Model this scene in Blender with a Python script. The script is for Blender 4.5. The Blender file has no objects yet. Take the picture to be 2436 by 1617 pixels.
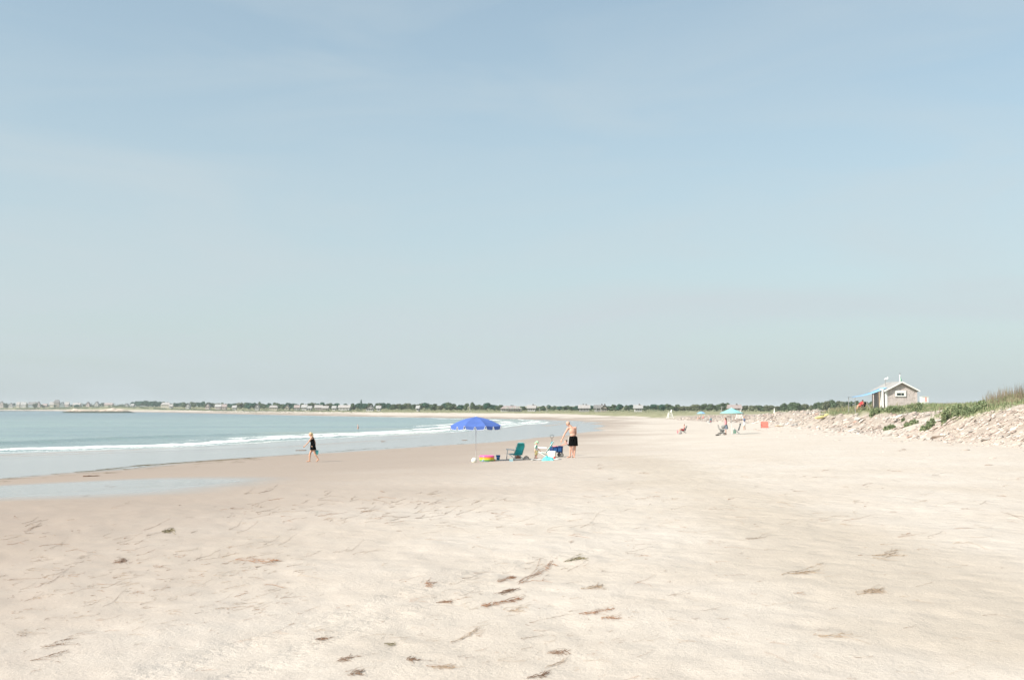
import bpy, bmesh, math, random
import numpy as np
from mathutils import Vector, Matrix, Quaternion
R = math.radians
scene = bpy.context.scene
COL = scene.collection
random.seed(7)

# ------------------------------------------------------------------ camera
CAMZ = 3.4
FPX, CX, CY, HOR = 2500.0, 1218.0, 808.5, 970.0
PITCH = math.atan((HOR - CY) / FPX)
cd = bpy.data.cameras.new('camera'); cam = bpy.data.objects.new('camera', cd); COL.objects.link(cam)
cd.sensor_width = 36.0; cd.lens = FPX / 2436.0 * 36.0
cd.clip_start = 0.05; cd.clip_end = 20000
cam.location = (0, 0, CAMZ); cam.rotation_euler = (math.pi / 2 + PITCH, 0, 0)
scene.camera = cam

# ------------------------------------------------------------------ world, sun, exposure
SUN_EL, SUN_AZ = 40.0, 236.0          # azimuth clockwise from +Y: the sun is behind the camera, to the left
world = bpy.data.worlds.new('World'); scene.world = world; world.use_nodes = True
wn, wl = world.node_tree.nodes, world.node_tree.links
wn.clear()
sky = wn.new('ShaderNodeTexSky'); sky.sky_type = 'NISHITA'; sky.sun_disc = False
sky.sun_elevation = R(SUN_EL); sky.sun_rotation = R(SUN_AZ)
sky.altitude = 0; sky.air_density = 1.0; sky.dust_density = 2.0; sky.ozone_density = 1.0
bg = wn.new('ShaderNodeBackground'); bg.inputs['Strength'].default_value = 0.10
wo = wn.new('ShaderNodeOutputWorld')
tc = wn.new('ShaderNodeTexCoord')
sep = wn.new('ShaderNodeSeparateXYZ'); wl.new(tc.outputs['Generated'], sep.inputs[0])
# thin high veil: pale summer haze, a little thicker towards the horizon, with faint streaks
mp = wn.new('ShaderNodeMapping'); mp.inputs['Scale'].default_value = (1.0, 1.2, 5.0); mp.inputs['Rotation'].default_value = (0, R(-9), 0); mp.inputs['Location'].default_value = (3.4, 0, 1.7)
wl.new(tc.outputs['Generated'], mp.inputs[0])
nz = wn.new('ShaderNodeTexNoise'); nz.inputs['Scale'].default_value = 2.6; nz.inputs['Detail'].default_value = 6; nz.inputs['Roughness'].default_value = 0.5; nz.inputs['Distortion'].default_value = 0.6
wl.new(mp.outputs[0], nz.inputs['Vector'])
mr = wn.new('ShaderNodeMapRange'); mr.inputs['From Min'].default_value = 0.42; mr.inputs['From Max'].default_value = 0.75; mr.inputs['To Min'].default_value = 0.0; mr.inputs['To Max'].default_value = 0.26
wl.new(nz.outputs['Fac'], mr.inputs['Value'])
vr = wn.new('ShaderNodeMapRange'); vr.interpolation_type = 'SMOOTHSTEP'
vr.inputs['From Min'].default_value = 0.0; vr.inputs['From Max'].default_value = 0.42; vr.inputs['To Min'].default_value = 0.80; vr.inputs['To Max'].default_value = 0.36
wl.new(sep.outputs['Z'], vr.inputs['Value'])
ad = wn.new('ShaderNodeMath'); ad.operation = 'ADD'; ad.use_clamp = True
wl.new(mr.outputs[0], ad.inputs[0]); wl.new(vr.outputs[0], ad.inputs[1])
mx = wn.new('ShaderNodeMix'); mx.data_type = 'RGBA'
wl.new(ad.outputs[0], mx.inputs[0]); tint = wn.new('ShaderNodeMix'); tint.data_type = 'RGBA'; tint.blend_type = 'MULTIPLY'; tint.inputs[0].default_value = 1.0; tint.inputs[7].default_value = (0.87, 1.035, 0.95, 1)
wl.new(sky.outputs[0], tint.inputs[6]); wl.new(tint.outputs[2], mx.inputs[6]); mx.inputs[7].default_value = (3.36, 3.80, 4.0, 1)
wl.new(mx.outputs[2], bg.inputs['Color']); wl.new(bg.outputs[0], wo.inputs['Surface'])

sd = bpy.data.lights.new('sun', 'SUN'); sun = bpy.data.objects.new('sun', sd); COL.objects.link(sun)
sd.energy = 3.6; sd.angle = R(0.6); sd.color = (1.0, 0.955, 0.88)
tosun = Vector((math.sin(R(SUN_AZ)) * math.cos(R(SUN_EL)), math.cos(R(SUN_AZ)) * math.cos(R(SUN_EL)), math.sin(R(SUN_EL))))
sun.rotation_euler = tosun.to_track_quat('Z', 'Y').to_euler()
vs = scene.view_settings
vs.view_transform = 'Standard'; vs.look = 'None'; vs.gamma = 1.0; vs.use_curve_mapping = False
vs.exposure = 0.86
scene.cycles.volume_bounces = 0
scene.cycles.max_bounces = 6

# ------------------------------------------------------------------ terrain functions
def hsh(ix, iy, s):
    n = (ix.astype(np.int64) * 374761393 + iy.astype(np.int64) * 668265263 + s * 1442695041) & 0x7fffffff
    n = ((n ^ (n >> 13)) * 1274126177) & 0x7fffffff
    return ((n ^ (n >> 16)) & 0xffff) / 65535.0
def vnoise(x, y, s=0):
    ix = np.floor(x); iy = np.floor(y); fx = x - ix; fy = y - iy
    fx = fx * fx * (3 - 2 * fx); fy = fy * fy * (3 - 2 * fy)
    a = hsh(ix, iy, s); b = hsh(ix + 1, iy, s); c = hsh(ix, iy + 1, s); d = hsh(ix + 1, iy + 1, s)
    return (a * (1 - fx) + b * fx) * (1 - fy) + (c * (1 - fx) + d * fx) * fy - 0.5
def fbm(x, y, oct=4, s=0, g=0.5):
    t = np.zeros_like(x); a = 1.0
    for i in range(oct):
        t += a * vnoise(x * 2 ** i + 17.3 * i, y * 2 ** i - 9.1 * i, s + i); a *= g
    return t
def sstep(a, b, x):
    t = np.clip((x - a) / (b - a), 0, 1); return t * t * (3 - 2 * t)
def polydist(P, x, y):
    P = np.array(P, float); best = np.full(x.shape, 1e18)
    for i in range(len(P) - 1):
        ax, ay = P[i]; dx, dy = P[i + 1] - P[i]; L = dx * dx + dy * dy
        t = np.clip(((x - ax) * dx + (y - ay) * dy) / L, 0, 1)
        best = np.minimum(best, (x - ax - t * dx) ** 2 + (y - ay - t * dy) ** 2)
    return np.sqrt(best)
def inside(P, x, y):
    P = np.array(P, float); r = np.zeros(x.shape, bool); n = len(P)
    for i in range(n):
        x1, y1 = P[i]; x2, y2 = P[(i + 1) % n]
        if y1 == y2: continue
        c = ((y1 > y) != (y2 > y)) & (x < (x2 - x1) * (y - y1) / (y2 - y1) + x1)
        r ^= c
    return r
SHORE = [(-2500, -2300), (-300, -190), (-100, 14), (-60, 58), (-39.5, 81), (-29, 94), (-22.8, 115), (-17, 133), (-8.9, 152), (-3, 185), (-0.5, 207), (5.2, 232), (7.5, 258),
         (3, 300), (-12, 335), (-36, 372), (-131, 531), (-252, 772), (-450, 1080), (-690, 1400), (-1200, 1850), (-2500, 2500), (-5200, 3300)]
SHP = SHORE + [(-9000, 3300), (-9000, -2300)]
FBANK = [(16, -60), (19, 0), (23.5, 20), (26.6, 45), (27.6, 57), (28.6, 72), (28.6, 80), (30, 89), (32, 106), (35.5, 122), (41, 167), (43, 220), (42, 262), (40, 320), (29, 360), (15, 399)]
FOOT = [(-200, -2300), (-40, -300)] + FBANK + [(-84, 560), (-203, 802), (-400, 1110), (-645, 1435), (-1160, 1900), (-2480, 2560), (-5200, 3360)]
FTP = FOOT + [(-5200, 9000), (9000, 9000), (9000, -2300)]
def shore_u(x, y):
    d = polydist(SHORE, x, y); return np.where(inside(SHP, x, y), -d, d)
def foot_v(x, y):
    d = polydist(FOOT, x, y); return np.where(inside(FTP, x, y), d, -d)
def cresth(y):
    return np.interp(y, [-50, 20, 45, 62, 75, 88, 100, 130, 160, 200, 230, 262, 320, 450, 1500], [2.6, 3.0, 3.1, 3.1, 2.9, 2.2, 2.05, 2.3, 2.05, 1.5, 0.85, 0.6, 0.35, 0.3, 0.3])
def vegline(y):
    """height above which the near bank is overgrown"""
    return np.interp(y, [0, 56, 66, 72, 79, 83, 92, 97, 118, 140, 165, 185], [3.8, 3.75, 3.5, 2.8, 2.5, 3.25, 3.25, 2.85, 2.80, 2.55, 3.1, 3.6])
def hgt(x, y, fine=False):
    x = np.asarray(x, float); y = np.asarray(y, float)
    r = np.hypot(x, y)
    u = shore_u(x, y); v = foot_v(x, y)
    b = np.interp(u, [-300, -60, -25, 0, 24, 38, 50, 58, 75], [-3, -2, -0.9, 0, 0.30, 0.47, 0.98, 1.22, 1.35])
    b = b + 0.35 * np.exp(-(r / 30) ** 2) * sstep(50, 62, u)
    near = 1 - sstep(280, 340, y)
    wob = fbm(x * 0.09, y * 0.06, 3, 5) * 2.5 * near
    wv = np.interp(y, [40, 76, 83, 90, 96, 135, 160, 300], [.60, .60, 1.0, 1.0, .58, .60, .9, 1.0])
    vv = (v + wob) / wv
    k = 0.70 * sstep(-0.5, 7.5, vv) + 0.30 * sstep(5, 19, vv)
    ch = cresth(y) + fbm(x * 0.05, y * 0.05, 3, 9) * 0.4 * near
    h = b + ch * k
    h = h + (1 - near) * sstep(2, 55, v) * np.interp(y, [300, 380, 520, 700, 1000, 1450, 2000], [0.0, 0.0, 0.15, 0.6, 1.7, 3.6, 4.2])
    h = h + sstep(60, 500, v) * 0.5
    if fine:
        # gullies and ledges on the rubble bank
        t = (y - 0.25 * x)
        g = fbm(t * 0.75, x * 0.16, 4, 21, 0.6)
        h = h + near * g * 0.75 * sstep(-1.0, 2.5, v) * (1 - sstep(8, 13, v)) * np.interp(y, [40, 79, 84, 90, 95], [.8, 1, .35, .35, 1])
        h = h + fbm(x * 0.6, y * 0.6, 3, 33) * 0.05 * sstep(50, 66, u) * (1 - sstep(150, 300, r))
        h = h + fbm(x * 2.5, y * 2.5, 3, 35) * 0.024 * sstep(56, 70, u) * (1 - sstep(40, 90, r))
        h = h + fbm(x * 0.25, y * 0.25, 3, 37) * 0.03 * sstep(20, 40, u) * (1 - sstep(300, 500, r))
    return h
# sampled copies of the terrain, so that thousands of small things can be set down quickly
def _grid(x0, x1, y0, y1, st):
    nx_, ny_ = int((x1 - x0) / st) + 2, int((y1 - y0) / st) + 2
    X, Y = np.meshgrid(x0 + st * np.arange(nx_), y0 + st * np.arange(ny_))
    return (x0, y0, st, nx_, ny_, hgt(X, Y, True))
GRIDS = [_grid(-11, 13, 4, 30, .07), _grid(-75, 95, -2, 285, .25), _grid(-1300, 700, -100, 1900, 6.0)]
def h1(x, y, fine=True):
    for x0, y0, st, nx_, ny_, H in GRIDS:
        fx, fy = (x - x0) / st, (y - y0) / st
        if 0 <= fx < nx_ - 1 and 0 <= fy < ny_ - 1:
            i, j = int(fx), int(fy); fx -= i; fy -= j
            return float((H[j, i] * (1 - fx) + H[j, i + 1] * fx) * (1 - fy) + (H[j + 1, i] * (1 - fx) + H[j + 1, i + 1] * fx) * fy)
    return float(hgt(np.array([x]), np.array([y]), True)[0])
def ray(px, py):
    dx = (px - CX) / FPX; dz = -(py - CY) / FPX
    c, s = math.cos(PITCH), math.sin(PITCH)
    return Vector((dx, c - dz * s, s + dz * c))
def G(px, py):
    """ground (or water) point seen at a pixel of the photograph"""
    d = ray(px, py); t = 2.0; lo = 2.0; hi = None
    while t < 4000:
        if CAMZ + d.z * t <= max(h1(d.x * t, d.y * t), 0.0): hi = t; break
        lo = t; t *= 1.012
    if hi is None: hi = t
    for _ in range(16):
        m = 0.5 * (lo + hi)
        if CAMZ + d.z * m <= max(h1(d.x * m, d.y * m), 0.0): hi = m
        else: lo = m
    return Vector((d.x * hi, d.y * hi, max(h1(d.x * hi, d.y * hi), 0.0)))
def D(px, dist, z=None):
    """ground point at a given distance ahead, in the column of a pixel"""
    d = ray(px, HOR); x = d.x / d.y * dist
    return Vector((x, dist, h1(x, dist) if z is None else z))
def mpp(p): return p.y / FPX          # metres per photo pixel at a point

# ------------------------------------------------------------------ material helpers
def newmat(name):
    m = bpy.data.materials.new(name); m.use_nodes = True
    return m, m.node_tree.nodes, m.node_tree.links, m.node_tree.nodes['Principled BSDF']
def mat(name, c, rough=0.8, var=0.15, scale=8.0, bump=0.0, bscale=40.0, c2=None, metal=0.0, spec=0.4, trans=0.0):
    m, n, l, p = newmat(name)
    p.inputs['Roughness'].default_value = rough; p.inputs['Metallic'].default_value = metal
    p.inputs['Specular IOR Level'].default_value = spec
    co = n.new('ShaderNodeTexCoord'); t = n.new('ShaderNodeTexNoise')
    t.inputs['Scale'].default_value = scale; t.inputs['Detail'].default_value = 5
    l.new(co.outputs['Object'], t.inputs['Vector'])
    r = n.new('ShaderNodeMapRange'); r.inputs['From Min'].default_value = 0.3; r.inputs['From Max'].default_value = 0.7
    l.new(t.outputs['Fac'], r.inputs['Value'])
    x = n.new('ShaderNodeMix'); x.data_type = 'RGBA'; l.new(r.outputs[0], x.inputs[0])
    if c2 is None: c2 = tuple(min(1, v * (1 + var)) for v in c); c = tuple(v * (1 - var) for v in c)
    x.inputs[6].default_value = (*c, 1); x.inputs[7].default_value = (*c2, 1)
    l.new(x.outputs[2], p.inputs['Base Color'])
    if bump:
        t2 = n.new('ShaderNodeTexNoise'); t2.inputs['Scale'].default_value = bscale; t2.inputs['Detail'].default_value = 4
        l.new(co.outputs['Object'], t2.inputs['Vector'])
        b = n.new('ShaderNodeBump'); b.inputs['Strength'].default_value = bump; b.inputs['Distance'].default_value = 0.02
        l.new(t2.outputs['Fac'], b.inputs['Height']); l.new(b.outputs[0], p.inputs['Normal'])
    if trans:
        # thin cloth or leaves: part of the light passes through
        tr = n.new('ShaderNodeBsdfTranslucent'); l.new(x.outputs[2], tr.inputs['Color'])
        ms = n.new('ShaderNodeMixShader'); ms.inputs[0].default_value = trans
        o = n['Material Output']; l.new(p.outputs[0], ms.inputs[1]); l.new(tr.outputs[0], ms.inputs[2]); l.new(ms.outputs[0], o.inputs['Surface'])
    return m

# ------------------------------------------------------------------ mesh helpers
class MB:
    def __init__(s): s.v = []; s.f = []
    def add(s, vs, fs):
        o = len(s.v); s.v += [tuple(v) for v in vs]; s.f += [tuple(i + o for i in f) for f in fs]; return s
    def box(s, c, size, rot=None, taper=1.0, ty=None):
        ty = taper if ty is None else ty
        vs = []
        for z in (-.5, .5):
            k = taper if z > 0 else 1.0; k2 = ty if z > 0 else 1.0
            for x, y in ((-.5, -.5), (.5, -.5), (.5, .5), (-.5, .5)):
                p = Vector((x * size[0] * k, y * size[1] * k2, z * size[2]))
                if rot is not None: p = rot @ p
                vs.append(Vector(c) + p)
        return s.add(vs, [(3, 2, 1, 0), (4, 5, 6, 7), (0, 1, 5, 4), (1, 2, 6, 5), (2, 3, 7, 6), (3, 0, 4, 7)])
    def path(s, pts, rad, seg=8, caps=True, closed=False, flat=1.0):
        pts = [Vector(p) for p in pts]; n = len(pts)
        if not hasattr(rad, '__len__'): rad = [rad] * n
        vs = []; up = None
        for i, p in enumerate(pts):
            a = pts[(i - 1) % n] if (i > 0 or closed) else p; b = pts[(i + 1) % n] if (i < n - 1 or closed) else p
            t = (b - a).normalized()
            if up is None or abs(up.dot(t)) > 0.95: up = Vector((0, 0, 1)) if abs(t.z) < 0.9 else Vector((1, 0, 0))
            sd = t.cross(up).normalized(); u2 = sd.cross(t).normalized(); up = u2
            for k in range(seg):
                an = 2 * math.pi * k / seg
                vs.append(p + (sd * math.cos(an) + u2 * math.sin(an) * flat) * rad[i])
        fs = []
        m = n if closed else n - 1
        for i in range(m):
            for k in range(seg):
                j = (i + 1) % n
                fs.append((i * seg + k, i * seg + (k + 1) % seg, j * seg + (k + 1) % seg, j * seg + k))
        if caps and not closed:
            fs.append(tuple(range(seg - 1, -1, -1))); fs.append(tuple((n - 1) * seg + k for k in range(seg)))
        return s.add(vs, fs)
    def tube(s, a, b, r0, r1=None, seg=8): return s.path([a, b], [r0, r0 if r1 is None else r1], seg)
    def capsule(s, a, b, r0, r1, seg=12):
        a = Vector(a); b = Vector(b); d = (b - a); L = d.length
        if L < 1e-6: return s.ell(a, (r0, r0, r0))
        d /= L; pts = []; rad = []
        for k in range(4):
            an = math.pi / 2 * (k + 0.25) / 4.0; pts.append(a - d * r0 * math.cos(an)); rad.append(r0 * math.sin(an))
        pts += [a, b]; rad += [r0, r1]
        for k in range(3, -1, -1):
            an = math.pi / 2 * (k + 0.25) / 4.0; pts.append(b + d * r1 * math.cos(an)); rad.append(r1 * math.sin(an))
        return s.path(pts, rad, seg)
    def ell(s, c, r, rot=None, seg=14, rings=9, noise=0.0, rnd=None):
        vs = []; c = Vector(c)
        for i in range(rings + 1):
            th = math.pi * i / rings
            for k in range(seg):
                an = 2 * math.pi * k / seg
                p = Vector((math.sin(th) * math.cos(an) * r[0], math.sin(th) * math.sin(an) * r[1], math.cos(th) * r[2]))
                if noise and 0 < i < rings: p *= 1 + noise * ((rnd or random).random() - 0.5) * 2
                if rot is not None: p = rot @ p
                vs.append(c + p)
        fs = [(i * seg + k, (i + 1) * seg + k, (i + 1) * seg + (k + 1) % seg, i * seg + (k + 1) % seg) for i in range(rings) for k in range(seg)]
        return s.add(vs, fs)
    def loft(s, rings, cap=True):
        n = len(rings[0]); vs = [p for r in rings for p in r]; fs = []
        for i in range(len(rings) - 1):
            for k in range(n): fs.append((i * n + k, i * n + (k + 1) % n, (i + 1) * n + (k + 1) % n, (i + 1) * n + k))
        if cap: fs.append(tuple(range(n - 1, -1, -1))); fs.append(tuple((len(rings) - 1) * n + k for k in range(n)))
        return s.add(vs, fs)
    def build(s, name, m, parent=None, loc=None, smooth=False):
        me = bpy.data.meshes.new(name); me.from_pydata(s.v, [], s.f); me.update()
        if m is not None: me.materials.append(m)
        if smooth: me.polygons.foreach_set('use_smooth', [True] * len(me.polygons))
        o = bpy.data.objects.new(name, me); COL.objects.link(o)
        if parent is not None: o.parent = parent
        if loc is not None: o.location = loc
        return o
def ring(c, rx, ry, n=16, z=0, ph=0.0, rot=None):
    out = []
    for k in range(n):
        a = 2 * math.pi * k / n + ph; p = Vector((rx * math.cos(a), ry * math.sin(a), 0))
        if rot is not None: p = rot @ p
        out.append(Vector(c) + p + Vector((0, 0, z)))
    return out
def tag(o, label=None, cat=None, group=None, kind=None):
    if label: o['label'] = label
    if cat: o['category'] = cat
    if group: o['group'] = group
    if kind: o['kind'] = kind
    return o
def thing(name, label, cat, loc, rz=0.0, group=None):
    o = bpy.data.objects.new(name, None); COL.objects.link(o); o.empty_display_size = 0.2
    o.location = loc; o.rotation_euler = (0, 0, rz)
    return tag(o, label, cat, group)
def npmesh(name, V, F, m, smooth=True, kind=None):
    me = bpy.data.meshes.new(name)
    V = np.asarray(V, np.float32); F = np.asarray(F, np.int32)
    me.vertices.add(len(V)); me.vertices.foreach_set('co', V.ravel())
    me.loops.add(F.size); me.loops.foreach_set('vertex_index', F.ravel())
    k = F.shape[1]; me.polygons.add(len(F))
    me.polygons.foreach_set('loop_start', np.arange(0, F.size, k, dtype=np.int32))
    try: me.polygons.foreach_set('loop_total', np.full(len(F), k, dtype=np.int32))
    except Exception: pass
    if smooth: me.polygons.foreach_set('use_smooth', np.ones(len(F), bool))
    me.update(calc_edges=True); me.validate()
    if m is not None: me.materials.append(m)
    o = bpy.data.objects.new(name, me); COL.objects.link(o)
    if kind: o['kind'] = kind
    return o
def attr(o, name, vals):
    a = o.data.attributes.new(name, 'FLOAT', 'POINT'); a.data.foreach_set('value', np.asarray(vals, np.float32))
def smoothmod(o, vox, it=3):
    r = o.modifiers.new('union', 'REMESH'); r.mode = 'VOXEL'; r.voxel_size = vox; r.use_smooth_shade = True
    s = o.modifiers.new('soften', 'SMOOTH'); s.factor = 0.5; s.iterations = it
    return o

# ------------------------------------------------------------------ ground
def sand_material():
    m, n, l, p = newmat('beach_sand')
    def at(name):
        a = n.new('ShaderNodeAttribute'); a.attribute_name = name; return a.outputs['Fac']
    geo = n.new('ShaderNodeNewGeometry')
    def noise(sc, det=5, rough=0.55, vec=None, dist=0.0):
        t = n.new('ShaderNodeTexNoise'); t.inputs['Scale'].default_value = sc; t.inputs['Detail'].default_value = det
        t.inputs['Roughness'].default_value = rough; t.inputs['Distortion'].default_value = dist
        l.new(vec if vec is not None else geo.outputs['Position'], t.inputs['Vector']); return t.outputs['Fac']
    def mapr(v, a, b, c=0.0, d=1.0):
        r = n.new('ShaderNodeMapRange'); l.new(v, r.inputs['Value'])
        for k, q in zip(('From Min', 'From Max', 'To Min', 'To Max'), (a, b, c, d)): r.inputs[k].default_value = q
        return r.outputs[0]
    def mixc(f, a, b):
        x = n.new('ShaderNodeMix'); x.data_type = 'RGBA'
        if isinstance(f, float): x.inputs[0].default_value = f
        else: l.new(f, x.inputs[0])
        for q, i in ((a, 6), (b, 7)):
            if isinstance(q, tuple): x.inputs[i].default_value = (*q, 1)
            else: l.new(q, x.inputs[i])
        return x.outputs[2]
    def mth(op, a, b=None, clamp=False):
        x = n.new('ShaderNodeMath'); x.operation = op; x.use_clamp = clamp
        for q, i in ((a, 0), (b, 1)):
            if q is None: continue
            if isinstance(q, (int, float)): x.inputs[i].default_value = q
            else: l.new(q, x.inputs[i])
        return x.outputs[0]
    wet, film, veg, rub, track, tone = (at(k) for k in ('wet', 'film', 'veg', 'rub', 'track', 'tone'))
    big = noise(0.35, 4); mid = noise(2.2, 5, 0.6); fine = noise(26.0, 6, 0.7); grain = noise(160.0, 3, 0.7)
    dry = mixc(mapr(big, 0.30, 0.70), (0.530, 0.455, 0.386), (0.580, 0.512, 0.450))
    dry = mixc(mapr(tone, 0, 1, 0, 0.85), dry, (0.485, 0.412, 0.340))
    dry = mixc(mapr(noise(13.0, 6, 0.75), 0.50, 0.72, 0, 0.30), dry, (0.40, 0.34, 0.27))
    dry = mixc(mapr(noise(60.0, 4, 0.8), 0.54, 0.70, 0, 0.38), dry, (0.34, 0.285, 0.22))
    wetc = mixc(mapr(mid, 0.35, 0.65), (0.300, 0.224, 0.172), (0.342, 0.260, 0.205))
    wetc = mixc(mapr(fine, 0.5, 0.8, 0, 0.28), wetc, (0.22, 0.165, 0.12))
    wf = mth('ADD', wet, mapr(mid, 0.3, 0.7, -0.09, 0.09), True)
    c = mixc(wf, dry, wetc)
    # shell grit and specks
    c = mixc(mapr(grain, 0.66, 0.74, 0, 0.35), c, (0.66, 0.62, 0.56))
    c = mixc(mapr(grain, 0.36, 0.27, 0, 0.30), c, (0.20, 0.155, 0.12))
    rb = mixc(mapr(noise(1.7, 6, 0.65), 0.35, 0.65), (0.33, 0.26, 0.215), (0.50, 0.435, 0.37))
    c = mixc(rub, c, rb)
    vg = mixc(mapr(noise(0.5, 5, 0.6), 0.38, 0.62), (0.20, 0.20, 0.105), (0.34, 0.31, 0.19))
    c = mixc(veg, c, vg)
    l.new(c, p.inputs['Base Color'])
    rg = mth('SUBTRACT', mapr(wf, 0, 1, 0.95, 0.62), mth('MULTIPLY', film, 0.60))
    l.new(mth('MAXIMUM', rg, 0.22), p.inputs['Roughness'])
    l.new(mapr(wf, 0, 1, 0.2, 0.45), p.inputs['Specular IOR Level'])
    # a skin of water over the wettest sand
    l.new(mth('MULTIPLY', film, 1.0), p.inputs['Coat Weight']); p.inputs['Coat Roughness'].default_value = 0.14; p.inputs['Coat IOR'].default_value = 1.33
    # relief: dry sand is trampled, wet sand is nearly smooth
    st = n.new('ShaderNodeMapping'); st.inputs['Scale'].default_value = (1.0, 1.0, 1.0); l.new(geo.outputs['Position'], st.inputs[0])
    vor = n.new('ShaderNodeTexVoronoi'); vor.inputs['Scale'].default_value = 2.6; vor.feature = 'SMOOTH_F1'; vor.inputs['Smoothness'].default_value = 0.6; l.new(st.outputs[0], vor.inputs['Vector'])
    hgt_ = mth('ADD', mth('MULTIPLY', mapr(vor.outputs['Distance'], 0.0, 0.5), 0.30), mth('ADD', mth('MULTIPLY', mid, 0.6), mth('MULTIPLY', fine, 0.22)))
    hgt_ = mth('MULTIPLY', hgt_, mapr(wf, 0, 1, 1.0, 0.10))
    tn = noise(9.0, 3, 0.6)
    hgt_ = mth('ADD', hgt_, mth('MULTIPLY', track, mth('MULTIPLY', tn, 0.6)))
    hgt_ = mth('ADD', hgt_, mth('MULTIPLY', rub, mth('MULTIPLY', noise(5.0, 5, 0.7), 2.0)))
    b = n.new('ShaderNodeBump'); b.inputs['Distance'].default_value = 0.09; b.inputs['Strength'].default_value = 0.75
    l.new(hgt_, b.inputs['Height']); l.new(b.outputs[0], p.inputs['Normal'])
    return m

def build_ground():
    dense = np.arange(-30, 30.01, 0.115)
    rest = np.arange(30 + 2.4, 330 - 0.1, 2.4)
    th = np.radians(np.concatenate([dense, rest])); na = len(th)
    rr = 0.7 * np.exp(np.arange(0, 640) * 0.01452); nr = len(rr)
    T, Q = np.meshgrid(th, rr)
    X = (Q * np.sin(T)).ravel(); Y = (Q * np.cos(T)).ravel()
    Z = hgt(X, Y, True)
    i = np.arange(nr - 1)[:, None] * na; a = np.arange(na)[None, :]; b = (np.arange(na)[None, :] + 1) % na
    F = np.stack([i + a, i + b, i + na + b, i + na + a], -1).reshape(-1, 4)[:, ::-1]
    # fine fill under the tripod: one small fan, as quads folded to the centre
    V = np.stack([X, Y, Z], 1)
    o = npmesh('beach_ground', V, F, sand_material(), True, 'structure')
    bm = bmesh.new(); bm.from_mesh(o.data)
    be = [e for e in bm.edges if e.is_boundary and e.verts[0].co.xy.length < 1.0]
    bmesh.ops.holes_fill(bm, edges=be, sides=0); bm.normal_update(); bm.to_mesh(o.data); bm.free()
    me = o.data; N = len(me.vertices); co = np.empty(N * 3, np.float32); me.vertices.foreach_get('co', co); co = co.reshape(-1, 3).astype(float)
    x, y = co[:, 0], co[:, 1]; r = np.hypot(x, y)
    u = shore_u(x, y); v = foot_v(x, y)
    WL = [(-9, -6)] + [tuple(G(*q).xy) for q in ((-150, 1617), (150, 1500), (420, 1400), (700, 1300), (930, 1215), (1180, 1140), (1390, 1072), (1475, 1025), (1500, 1004), (1470, 994))] + [(20, 345), (-30, 395), (-131 + 30, 531 + 15), (-252 + 30, 772 + 15), (-660, 1415)]
    wob = fbm(x * 0.12, y * 0.12, 4, 51) * (0.5 + 0.09 * r)
    sd = polydist(WL, x, y); sd = np.where(inside(WL + [(-9000, 1415), (-9000, -6)], x, y), sd, -sd) + wob
    ww = np.interp(r, [0, 8, 25, 60, 200, 400], [2.5, 3.5, 6.5, 9, 9, 8])
    wet = 0.82 * sstep(-ww, ww * 1.1, sd) + 0.18 * sstep(ww, ww * 4, sd)
    fthr = np.interp(y, [0, 44, 55, 62, 80, 98, 120, 165, 230, 285, 370], [40, 39, 34, 30, 24, 26, 26, 20, 14, 7, 3]) + fbm(x * 0.06, y * 0.06, 3, 53) * 3
    film = 1 - sstep(-1.2, 0.6, u - fthr)
    film = film * (1 - 0.55 * sstep(0.0, 0.25, fbm(u * 0.55, (x * .55 + y * .8) * 0.03, 4, 201)) * sstep(18, 8, u) * (u > 0))
    a0 = G(-300, 1176); a1 = G(650, 1144); ax = Vector((a1.x - a0.x, a1.y - a0.y)); L = ax.length; ax /= L
    pc = (a0 + a1) / 2; dx = x - pc.x; dy = y - pc.y; al = (dx * ax.x + dy * ax.y) / (L / 2); pe = (-dx * ax.y + dy * ax.x) / 6.6
    q = np.sqrt(np.abs(al) ** 2.2 + pe ** 2) + fbm(x * 0.15, y * 0.3, 3, 55) * 0.12
    film = np.maximum(film, 0.95 * (1 - sstep(0.55, 1.2, q)))
    wet = np.maximum(wet, film)
    near = 1 - sstep(270, 320, y)
    nv = fbm(x * 0.15, y * 0.15, 3, 57) * 5
    vz = co[:, 2] - vegline(y) + fbm(x * 0.3, y * 0.3, 3, 59) * 0.5
    rub = near * sstep(-1.0, 1.5, v + nv * 0.3) * (1 - sstep(-0.1, 0.3, vz))
    rub = rub * np.clip((np.abs(y - 86) - 2.5) / 2.0, 0.15, 1)
    veg = np.maximum(near * sstep(-0.1, 0.3, vz) * sstep(0.5, 1.5, v), (1 - near) * sstep(-1, 2.5, v + nv * 0.7))
    veg = np.maximum(veg, near * sstep(24, 30, v))
    # two tyre tracks that run in from the lower left
    track = np.zeros_like(x)
    for pts in (((330, 1617), (560, 1540), (800, 1465), (1000, 1400), (1190, 1350), (1400, 1310)), ((560, 1617), (720, 1545), (880, 1480), (1050, 1425), (1250, 1370))):
        P = [G(*q) for q in pts]; d = polydist([(k.x, k.y) for k in P], x, y)
        track = np.maximum(track, 1 - sstep(0.06, 0.20, d))
    track *= 0.75
    P = [G(*q) for q in ((1500, 1085), (1640, 1150), (1850, 1235), (2080, 1330), (2436, 1470))]
    d = polydist([(k.x, k.y) for k in P], x, y) + fbm(x * 0.5, y * 0.5, 3, 61) * 1.5
    tone = 1 - sstep(0.2, 2.6, d)
    tone = np.maximum(tone, 0.7 * (1 - sstep(3.5, 6.5, r + fbm(x * .4, y * .4, 3, 63) * 3)))
    for k, val in (('wet', wet), ('film', film), ('veg', veg), ('rub', rub), ('track', track), ('tone', tone)): attr(o, k, val)
    return o
ground = build_ground()

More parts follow.
